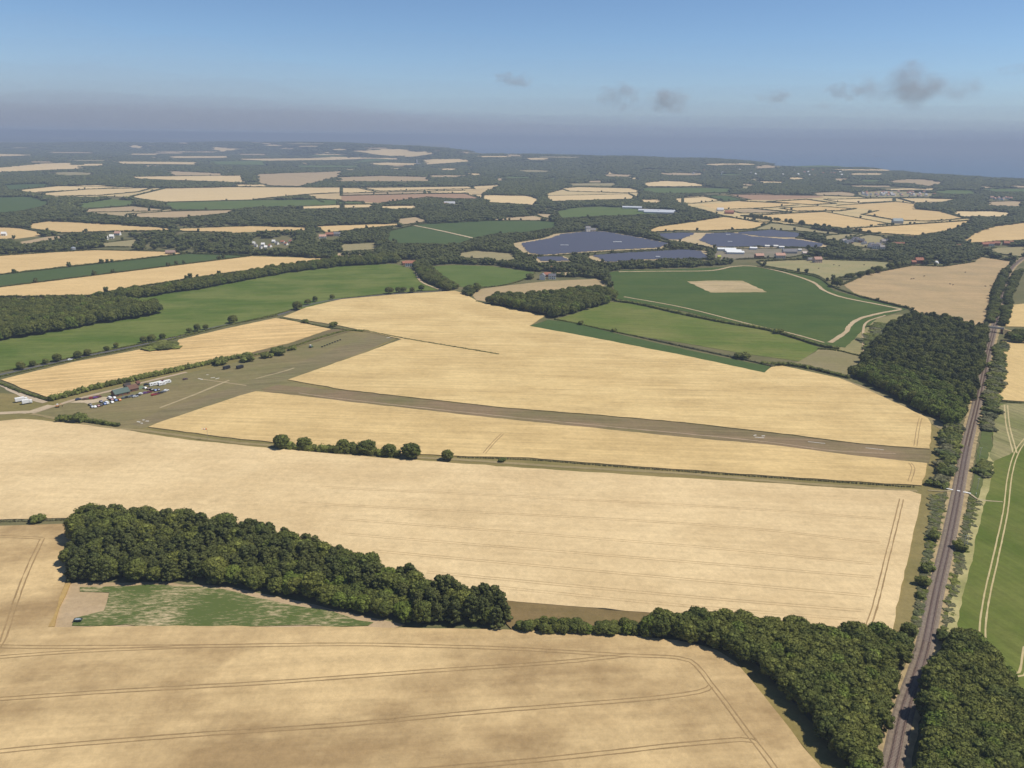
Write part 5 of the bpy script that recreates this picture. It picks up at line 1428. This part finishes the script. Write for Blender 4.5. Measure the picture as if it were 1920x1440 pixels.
# ------------------------------------------------------------------ vehicles
def car_body(L, W, H, hood, van):
    if van: prof = [(-.5, .28), (-.5, .62), (-.49, .97), (-.46, 1), (.22, 1), (.34, .62), (.49, .52), (.5, .28)]
    else: prof = [(-.5, .25), (-.5, .58), (-.47, .64), (-.36, .95), (-.30, 1), (.04, 1), (.10, .97), (.25, .64), (.47, .54), (.5, .40), (.5, .25)]
    V, Fc = [], []
    n = len(prof)
    for s in (-1, 1):
        for x, z in prof:
            tw = 1 - .16 * max(0, (z - .62) / .38)
            V.append((x * L, s * W / 2 * tw, z * H))
    Fc.append(tuple(range(n))); Fc.append(tuple(range(2 * n - 1, n - 1, -1)))
    for i in range(n):
        j = (i + 1) % n
        Fc.append((j, i, n + i, n + j))
    return V, Fc
_cc = {}
def car(p, rz, col, label, van=False, group='cars parked on the airfield'):
    L, W, Hh = (5.0, 1.95, 2.1) if van else (4.3, 1.76, 1.5)
    key = (col, van)
    if key not in _cc:
        m = paintm(col, .35, .5, 0, 'car')
        dd = dict(body=to_mesh('body', *car_body(L, W, Hh, .6, van), m))
        V, Fc = [], []
        zt = .80 * Hh
        for s in (-1, 1):
            box(V, Fc, (-.12 * L if not van else .1 * L, s * W / 2 * .925, zt), ((.50 if not van else .30) * L, .05, .24 * Hh))
        dd['side_windows'] = to_mesh('side_windows', V, Fc, M_GLASS)
        x0, x1, z0, z1 = (.35, .23, .63, .96) if van else (.255, .105, .65, .96)
        w0, w1 = W * .46, W * .41
        V = [(x0 * L + .02, -w0, z0 * Hh), (x0 * L + .02, w0, z0 * Hh), (x1 * L + .02, w1, z1 * Hh), (x1 * L + .02, -w1, z1 * Hh)]
        V += [(a - .05, b_, c) for a, b_, c in V]
        dd['windscreen'] = to_mesh('windscreen', V, [(0, 1, 2, 3), (7, 6, 5, 4), (0, 4, 5, 1), (1, 5, 6, 2), (2, 6, 7, 3), (3, 7, 4, 0)], M_GLASS)
        for i, (x, s) in enumerate(((-.31, -1), (-.31, 1), (.31, -1), (.31, 1))):
            V, Fc = [], []; cyl(V, Fc, (x * L, s * (W / 2 - .2), .33), (x * L, s * (W / 2 + .02), .33), .33, 12)
            dd['wheel%d' % i] = to_mesh('wheel', V, Fc, M_TYRE)
        _cc[key] = dd
    o = empty('parked_van' if van else 'parked_car', p, rz)
    tag(o, label, 'van' if van else 'car', group)
    for k, me in _cc[key].items(): data_obj(me.name.split('.')[0], me, o)
    return o
CC = dict(navy=(.03, .04, .10), black=(.02, .02, .022), red=(.35, .03, .03), purple=(.16, .06, .22), silver=(.42, .44, .48), white=(.78, .78, .77), maroon=(.16, .03, .04), blue=(.05, .12, .32), grey=(.14, .15, .16), brown=(.13, .08, .06), orange=(.55, .18, .05), light=(.5, .52, .53))
cars = [((150, 525), 'navy', 0, 'navy car at the left end of the row by the track'), ((265, 520), 'brown', 0, 'brown car second in the row by the track'), ((370, 503), 'red', 0, 'red car third in the row by the track'), ((435, 495), 'purple', 0, 'purple car fourth in the row by the track'), ((482, 482), 'maroon', 0, 'maroon car at the right end of the row by the track'),
        ((340, 612), 'black', 1, 'black car at the lower left corner of the car park'), ((372, 648), 'silver', 1, 'silver car lowest in the car park'), ((425, 646), 'white', 1, 'white car beside the lowest silver car'), ((470, 632), 'maroon', 1, 'maroon car between white and black cars in the car park'), ((522, 620), 'black', 1, 'black car with pale roof spot in the lower row'), ((575, 600), 'blue', 1, 'blue car left of the big white van'),
        ((612, 590), 'white', 2, 'white van in the lower row of the car park'), ((700, 572), 'white', 1, 'white car right of the white van'), ((520, 562), 'navy', 1, 'navy car alone above the lower row'), ((660, 508), 'white', 2, 'upper white van near the clubhouse'), ((690, 530), 'maroon', 1, 'maroon car between two white vans'), ((738, 498), 'white', 1, 'white car nearest the orange hut'), ((762, 540), 'blue', 1, 'blue car at the right end of the lower row'), ((815, 535), 'orange', 1, 'orange car at the right corner of the car park'),
        ((905, 498), 'grey', 0, 'grey car at the left of the row below the clubhouse'), ((950, 490), 'black', 0, 'black car second in the row below the clubhouse'), ((1000, 482), 'grey', 0, 'dark grey car third in the row below the clubhouse'), ((1042, 470), 'navy', 0, 'navy car fourth in the row below the clubhouse'), ((1085, 478), 'light', 0, 'light grey car fifth in the row below the clubhouse'), ((1130, 455), 'black', 0, 'black car beside the white car below the sheds'), ((1180, 432), 'white', 0, 'white car below the brown shed'), ((1250, 420), 'purple', 0, 'purple car right of the white car below the brown shed'), ((1315, 405), 'maroon', 0, 'maroon car in the middle of the right row'), ((1385, 450), 'red', 0, 'red car lowest in the right row'), ((1435, 436), 'maroon', 0, 'maroon car beside the lowest red car'), ((1490, 420), 'black', 0, 'black car in the right row'), ((1545, 402), 'grey', 0, 'grey car near the right end'), ((1588, 380), 'white', 0, 'white car at the far right end of the parked rows'),
        ((1400, 378), 'blue', 1, 'blue car below the caravans'), ((1345, 365), 'black', 1, 'black car below the left caravan'), ((1455, 368), 'navy', 1, 'navy car below the middle caravan'), ((1235, 340), 'white', 1, 'white car beside the green tent'), ((1290, 350), 'brown', 1, 'brown car right of the green tent'), ((1265, 282), 'black', 0, 'black car left of the caravans'), ((1530, 222), 'maroon', 0, 'maroon car behind the caravans'), ((1900, 192), 'brown', 0, 'brown car alone on the grass right of the caravans')]
for q, c, t, lb in cars:
    p = G(*ZA(q)[0], 0)
    car((p.x, p.y, .155), ax + (rng.uniform(-.12, .12) if t == 0 else math.pi / 2 + rng.uniform(-.25, .1)), CC[c], lb, t == 2)
p = G(132, 676); car((p.x, p.y, .27), ax, CC['white'], 'white car driving along the lane', group='cars on the lane')
for i, (q, lb) in enumerate((((1372, 292), 'left white caravan of the row'), ((1462, 272), 'second white caravan of the row'), ((1520, 282), 'white caravan lowest and third in the row'), ((1605, 250), 'right white caravan of the row'))):
    p = G(*ZA(q)[0])
    o = empty('caravan', (p.x, p.y, .12), ax + rng.uniform(-.1, .1)); tag(o, lb, 'caravan', 'caravans on the airfield')
    V, Fc = [], []
    prof = [(-2.9, .45), (-3.0, 1.5), (-2.7, 2.5), (-2.3, 2.65), (2.3, 2.65), (2.75, 2.4), (3.0, 1.5), (2.8, .45)]
    n = len(prof)
    V = [(x, s * 1.12, z) for s in (-1, 1) for x, z in prof]
    Fc = [tuple(range(n)), tuple(range(2 * n - 1, n - 1, -1))] + [((j + 1) % n, j, n + j, n + (j + 1) % n) for j in range(n)]
    mesh_obj('shell', V, Fc, M_WHITE, o)
    for s in (-1, 1):
        for xx in (-1.5, 1.2): data_obj('window', box_mesh('window', [((xx, s * 1.13, 1.75), (1.0, .06, .65))], M_GLASS), o)
        V, Fc = [], []; cyl(V, Fc, (0, s * .95, .4), (0, s * 1.18, .4), .34, 12); mesh_obj('wheel', V, Fc, M_TYRE, o)
    data_obj('door', box_mesh('door', [((.1, -1.14, 1.35), (.62, .06, 1.7))], paintm((.55, .55, .54))), o)
    data_obj('drawbar', box_mesh('drawbar', [((3.4, 0, .5), (1.0, .12, .1))], M_TYRE), o)
p = G(*ZA((1168, 338))[0])
o = empty('ridge_tent', (p.x, p.y, .12), ax); tag(o, 'green ridge tent beside the white car', 'tent')
V = [(-2, -1.5, 0), (2, -1.5, 0), (2, 1.5, 0), (-2, 1.5, 0), (-2, 0, 2.1), (2, 0, 2.1)]
mesh_obj('canvas', V, [(0, 1, 5, 4), (2, 3, 4, 5), (3, 0, 4), (1, 2, 5)], paintm((.12, .17, .10), .9), o)
data_obj('pole', box_mesh('pole', [((-2.05, 0, 1.05), (.06, .06, 2.15)), ((2.05, 0, 1.05), (.06, .06, 2.15))], M_POST), o)
# lorries at the farm entrance
for x, y, L, lb in ((40, 753, 8.5, 'upper white lorry beside the pale farm track'), (51, 757, 7, 'lower white lorry beside the pale farm track')):
    p = G(x, y)
    o = empty('lorry', (p.x, p.y, .02), ax - .15); tag(o, lb, 'lorry', 'white lorries by the farm track')
    data_obj('box_body', box_mesh('box_body', [((-.9, 0, 2.2), (L - 2.2, 2.4, 2.6))], M_WHITE), o)
    cb = data_obj('cab', box_mesh('cab', [((L / 2 - .9, 0, 1.6), (1.7, 2.2, 2.2))], M_WHITE), o)
    data_obj('windscreen', box_mesh('windscreen', [((L / 2 - .04, 0, 2.05), (.06, 1.9, .9))], M_GLASS), cb)
    data_obj('chassis', box_mesh('chassis', [((0, 0, .7), (L - .4, 1.0, .3))], M_TYRE), o)
    for xx in (-L * .32, L * .34):
        for s in (-1, 1):
            V, Fc = [], []; cyl(V, Fc, (xx, s * .85, .48), (xx, s * 1.18, .48), .48, 12); mesh_obj('wheel', V, Fc, M_TYRE, o)
# tractor by the short runway
p = G(583, 652)
o = empty('tractor', (p.x, p.y, .12), ax); tag(o, 'green and white tractor beside the short runway', 'tractor')
data_obj('bonnet', box_mesh('bonnet', [((1.1, 0, 1.25), (1.9, .8, .8))], paintm((.06, .22, .08), .4)), o)
cb = data_obj('cab', box_mesh('cab', [((-.5, 0, 1.95), (1.5, 1.5, 1.5)), ((-.5, 0, 2.75), (1.7, 1.7, .12))], M_WHITE), o)
data_obj('window', box_mesh('window', [((-.5, 0, 2.15), (1.54, 1.3, .8)), ((-.5, 0, 2.15), (1.3, 1.54, .8))], M_GLASS), cb)
for xx, rr in ((-.7, .85), (1.6, .5)):
    for s in (-1, 1):
        V, Fc = [], []; cyl(V, Fc, (xx, s * .75, rr), (xx, s * 1.15, rr), rr, 14); mesh_obj('wheel', V, Fc, M_TYRE, o)
# digger
p = G(108, 764)
o = empty('digger', (p.x, p.y, .15), .4); tag(o, 'small orange digger at the airfield entrance', 'digger')
for s in (-1, 1): data_obj('caterpillar', box_mesh('caterpillar', [((0, s * .75, .35), (2.2, .4, .7))], M_TYRE), o)
data_obj('body', box_mesh('body', [((-.2, 0, 1.2), (1.9, 1.5, .9))], paintm((.6, .28, .08))), o)
data_obj('cab', box_mesh('cab', [((.1, .2, 2.1), (1.0, .9, 1.1))], M_WHITE), o)
V, Fc = [], []; cyl(V, Fc, (.7, -.3, 1.3), (2.2, -.3, 3.0), .16, 8); cyl(V, Fc, (2.2, -.3, 3.0), (3.4, -.3, 1.2), .13, 8)
arm = mesh_obj('boom', V, Fc, paintm((.6, .28, .08)), o)
data_obj('bucket', box_mesh('bucket', [((3.4, -.3, .9), (.6, .7, .6))], M_TYRE), arm)
# dark rolled tyres in a line beside the short runway
for i in range(8):
    t = i / 7
    p = G(604 + 34 * t, 651 - 13 * t)
    V, Fc = [], []; cyl(V, Fc, (0, 0, 0), (0, 0, .8), .9, 14); cyl(V, Fc, (0, 0, .8), (0, 0, .84), .85, 14, .55)
    o = mesh_obj('marker_tyre', V, Fc, M_TYRE); o.location = (p.x, p.y, .1)
    tag(o, 'black tyre in the dotted line by the short runway, %s from the tractor' % nums[i], 'tyre', 'tyres beside the short runway')
# small trailer in the row crop corner
p = G(147, 1166)
o = empty('farm_trailer', (p.x, p.y, .1), .05); tag(o, 'small dark trailer at the corner of the row crop', 'trailer')
data_obj('bed', box_mesh('bed', [((0, 0, .9), (3.2, 1.7, .12)), ((0, .82, 1.15), (3.2, .06, .5)), ((0, -.82, 1.15), (3.2, .06, .5)), ((-1.57, 0, 1.15), (.06, 1.6, .5)), ((1.57, 0, 1.15), (.06, 1.6, .5))], paintm((.05, .07, .07))), o)
data_obj('load', box_mesh('load', [((-.3, 0, 1.15), (1.8, 1.3, .4)), ((.8, .1, 1.1), (.7, .8, .3))], paintm((.25, .30, .32))), o)
for s in (-1, 1):
    V, Fc = [], []; cyl(V, Fc, (0, s * .7, .4), (0, s * .95, .4), .4, 12); mesh_obj('wheel', V, Fc, M_TYRE, o)
# windsock
p = G(390, 824)
o = empty('windsock', p); tag(o, 'windsock on a thin mast at the wheat edge', 'windsock')
hh = px_h(p, 20)
V, Fc = [], []; cyl(V, Fc, (0, 0, 0), (0, 0, hh), .11, 8, .07); mesh_obj('mast', V, Fc, paintm((.35, .3, .26)), o)
for k in range(4):
    V, Fc = [], []
    cyl(V, Fc, (-.15 - k * .85, 0, hh - .1 - k * .04), (-1.0 - k * .85, 0, hh - .14 - k * .04), .50 - k * .07, 12, .43 - k * .07)
    mesh_obj('sleeve_band', V, Fc, M_WHITE if k % 2 else paintm((.70, .25, .08), .8), o)
# runway markers: white boards lying on the grass
def marker(pts, w, label, z=.2):
    V, Fc = [], []
    for a, c in pts:
        A, B = G(*a), G(*c)
        d = B - A
        box(V, Fc, ((A.x + B.x) / 2, (A.y + B.y) / 2, z), (d.length, w * .8, .1), math.atan2(d.y, d.x))
    o = mesh_obj('runway_marker', V, Fc, paintm((.70, .67, .60), .9))
    tag(o, label, 'marker', 'white runway markers')
marker([((1415, 820), (1433, 821.5))], .8, 'middle bar of the white marker on the long runway')
marker([((1413, 817), (1418, 816))], .9, 'short upper left stroke of the long runway marker'); marker([((1428, 818), (1434, 817.5))], .9, 'short upper right stroke of the long runway marker')
marker([((1515, 828.5), (1547, 832))], .55, 'first white dash toward the end of the long runway'); marker([((1623, 840), (1657, 844))], .45, 'second white dash toward the end of the long runway')
for i, (a, c) in enumerate((((257, 791), (263, 792)), ((267, 788), (271, 788)), ((273, 790), (279, 790)), ((264, 794), (268, 794)))):
    marker([(a, c)], 1.1, 'white board at the lower end of the short runway, %s of its cluster' % nums[i], .22)
for i, (a, c) in enumerate((((372, 710), (380, 712)), ((387, 703), (391, 703)), ((395, 709), (403, 708)), ((404, 711), (411, 709)), ((725, 634), (731, 633)))):
    marker([(a, c)], .9, 'white board near the runway crossing, %s counted rightward' % nums[i], .2)

# ------------------------------------------------------------------ cattle
def cow_mesh():
    me = bpy.data.meshes.new('cow')
    J = [((0, 0, 1.1), .38), ((.55, 0, 1.1), .40), ((-.6, 0, 1.12), .36), ((.95, 0, 1.25), .22), ((1.25, 0, 1.2), .17), ((1.55, 0, 1.0), .11), ((-.9, 0, 1.15), .08), ((-.98, 0, .6), .04)]
    E = [(0, 1), (0, 2), (1, 3), (3, 4), (4, 5), (2, 6), (6, 7)]
    for x, root in ((.55, 1), (-.6, 2)):
        for s in (-1, 1):
            b = len(J)
            J += [((x, s * .22, .75), .14), ((x + (.03 if x > 0 else -.08), s * .22, .4), .09), ((x, s * .22, .02), .07)]
            E += [(root, b), (b, b + 1), (b + 1, b + 2)]
    me.from_pydata([j[0] for j in J], E, [])
    o = bpy.data.objects.new('cow_proto', me)
    scn.collection.objects.link(o)
    o.modifiers.new('skin', 'SKIN')
    bpy.context.view_layer.update()
    if not me.skin_vertices: me.attributes  # skin layer is made by the modifier operator; fall back below
    bm = bmesh.new(); bm.from_mesh(me)
    lay = bm.verts.layers.skin.verify()
    for v, j in zip(bm.verts, J):
        v[lay].radius = (j[1], j[1]); v[lay].use_root = (v.index == 0)
    bm.to_mesh(me); bm.free()
    sb = o.modifiers.new('smooth', 'SUBSURF'); sb.levels = sb.render_levels = 1
    dg = bpy.context.evaluated_depsgraph_get()
    res = bpy.data.meshes.new_from_object(o.evaluated_get(dg))
    bpy.data.objects.remove(o)
    res.materials.clear(); res.materials.append(paintm((.035, .028, .022), .8))
    return res
cow = cow_mesh()
for i, (x, y) in enumerate(Z7((712, 692), (732, 690), (828, 666), (1062, 738), (1088, 745), (1198, 632), (1380, 758), (1425, 752), (1440, 755)) + Z3((765, 853), (850, 833), (880, 838), (1020, 833))):
    p = G(x, y)
    o = data_obj('cow', cow); o.location = (p.x, p.y, .16); o.rotation_euler = (0, 0, rng.uniform(-.5, .5) + (math.pi if rng.random() < .5 else 0)); o.scale = (1.15,) * 3
    tag(o, 'dark cow grazing on the %s, %s from the left' % (('tan field', nums[i]) if i < 9 else ('olive paddock', nums[i - 9])), 'cow', 'grazing cattle')
# ship
p = rays([(1645, 293)])[0]; t = (CAM_H - SEA) / -p[2]; p = p * t
o = empty('ship', (p[0], p[1], SEA), .1); tag(o, 'tiny pale ship on the hazy sea', 'ship')
data_obj('hull', box_mesh('hull', [((0, 0, 6), (130, 22, 12))], paintm((.35, .37, .4))), o)
data_obj('superstructure', box_mesh('superstructure', [((-45, 0, 20), (22, 18, 16))], M_WHITE), o)

# ------------------------------------------------------------------ haze and clouds
def vol_mat(name, col, dens, aniso=.2):
    m = bpy.data.materials.new(name); m.use_nodes = True
    n, l = m.node_tree.nodes, m.node_tree.links
    n.clear()
    o = n.new('ShaderNodeOutputMaterial'); v = n.new('ShaderNodeVolumePrincipled')
    v.inputs['Color'].default_value = (*col, 1)
    v.inputs['Density'].default_value = dens
    v.inputs['Anisotropy'].default_value = aniso
    l.new(v.outputs[0], o.inputs['Volume'])
    return m
V, Fc = [], []
box(V, Fc, (0, 46000, 88), (200000, 104000, 304))
o = mesh_obj('haze', V, Fc, vol_mat('haze', (.54, .63, .78), 1.2e-4, 0.0)); tag(o, 'thin blue summer haze over the whole landscape', 'haze', kind='stuff')

def cloud_mat(dens, seed):
    m = vol_mat('cloud', (.66, .64, .66), dens, 0.0)
    n, l = m.node_tree.nodes, m.node_tree.links
    v = next(k for k in n if k.type == 'PRINCIPLED_VOLUME')
    tc = n.new('ShaderNodeTexCoord')
    ln = n.new('ShaderNodeVectorMath'); ln.operation = 'LENGTH'
    l.new(tc.outputs['Object'], ln.inputs[0])
    sc = n.new('ShaderNodeVectorMath'); sc.operation = 'MULTIPLY_ADD'
    sc.inputs[1].default_value = (2.0, 1.2, 1.1); sc.inputs[2].default_value = (seed * 3.7, seed * 1.3, 0)
    l.new(tc.outputs['Object'], sc.inputs[0])
    nz = noise(n, l, sc.outputs[0], 1.0, 5, .55)
    r2 = math_node(n, l, 'MULTIPLY', ln.outputs['Value'], ln.outputs['Value'])
    a = math_node(n, l, 'ADD', math_node(n, l, 'MULTIPLY', math_node(n, l, 'SUBTRACT', nz, .5), 4.2), math_node(n, l, 'SUBTRACT', .62, r2))
    a = math_node(n, l, 'MAXIMUM', math_node(n, l, 'MINIMUM', a, 1.0), 0.0)
    l.new(math_node(n, l, 'MULTIPLY', a, dens), v.inputs['Density'])
    return m
def cloud(x, y, wpx, hpx, dist, dens, label, seed, *_):
    d = rays([(x, y)])[0]; d = d / np.linalg.norm(d)
    c = d * dist; c[2] += CAM_H
    W, Hh = wpx * dist / F_PX, hpx * dist / F_PX
    bv, bf = ICO2
    o = mesh_obj('cloud', bv, bf, cloud_mat(dens, seed))
    o.location = c; o.rotation_euler = (0, 0, -math.atan2(c[0], c[1]))
    o.scale = (W * .62, W * .40, Hh * .68)
    tag(o, label, 'cloud', 'small grey clouds', 'stuff')
cloud(1722, 158, 170, 62, 12000, 1.9e-3, 'largest grey brown cloud at the right of the sky', 1, 7)
cloud(1585, 172, 66, 26, 13000, 2.2e-3, 'small cloud left of the largest one', 2, 5)
cloud(1455, 182, 66, 26, 13500, 1.8e-3, 'faint cloud in the middle right of the sky', 3, 5)
cloud(1255, 188, 84, 36, 13000, 2.4e-3, 'right half of the paired clouds', 4, 6)
cloud(1162, 180, 70, 40, 13000, 2.4e-3, 'left half of the paired clouds', 5, 6)
cloud(965, 149, 72, 24, 12500, 2.6e-3, 'isolated small cloud at the centre of the sky', 6, 5)
cloud(1548, 198, 40, 14, 14000, 1.4e-3, 'tiny cloud low below the small ones', 7, 4)
cloud(1900, 130, 60, 16, 13000, 9e-4, 'faint wisp of cloud at the right edge', 8, 4)

def bank(az, dist, rx, ry, z0, z1, dens, col, label, seed):
    bv, bf = ico(5)
    k = 1 + .05 * np.sin(bv[:, 0] * 23 + seed) + .04 * np.sin(bv[:, 0] * 57 + bv[:, 2] * 9 + seed * 2)
    pts = bv * np.array([rx, ry, z1 - z0])
    pts[:, 2] = np.maximum(pts[:, 2] * k, 0)
    c = z0
    o = mesh_obj('cloud_bank', pts, bf, vol_mat('cloud_bank', col, dens, 0.0), smooth=True)
    o.location = (dist * math.sin(R(az)), dist * math.cos(R(az)), c); o.rotation_euler = (0, 0, -R(az))
    tag(o, label, 'cloud', kind='stuff')
for i, (z1, dn) in enumerate(((900, 1.6e-5), (1500, 1.2e-5), (2300, .8e-5), (3200, .6e-5), (4300, .45e-5), (5600, .35e-5))):
    bank(0, 55000, 95000, 26000, 245, z1, dn, (.58, .70, .90), 'blue grey bank of haze along the whole horizon, layer reaching %s' % nums[i], i * 3 + 1)
for i, (az, d, rx, z1, dn) in enumerate(((-24, 22000, 13000, 800, 6e-5), (-28, 24000, 12000, 1150, 5e-5), (-16, 26000, 15000, 1000, 3e-5), (-30, 20000, 9000, 1500, 2.5e-5), (-34, 20000, 10000, 2400, 1.6e-5))):
    bank(az, d, rx, 6000, 245, z1, dn, (.66, .72, .83), 'low grey cloud bank over the land on the left, %s fold' % nums[i], i * 5 + 2)
#END
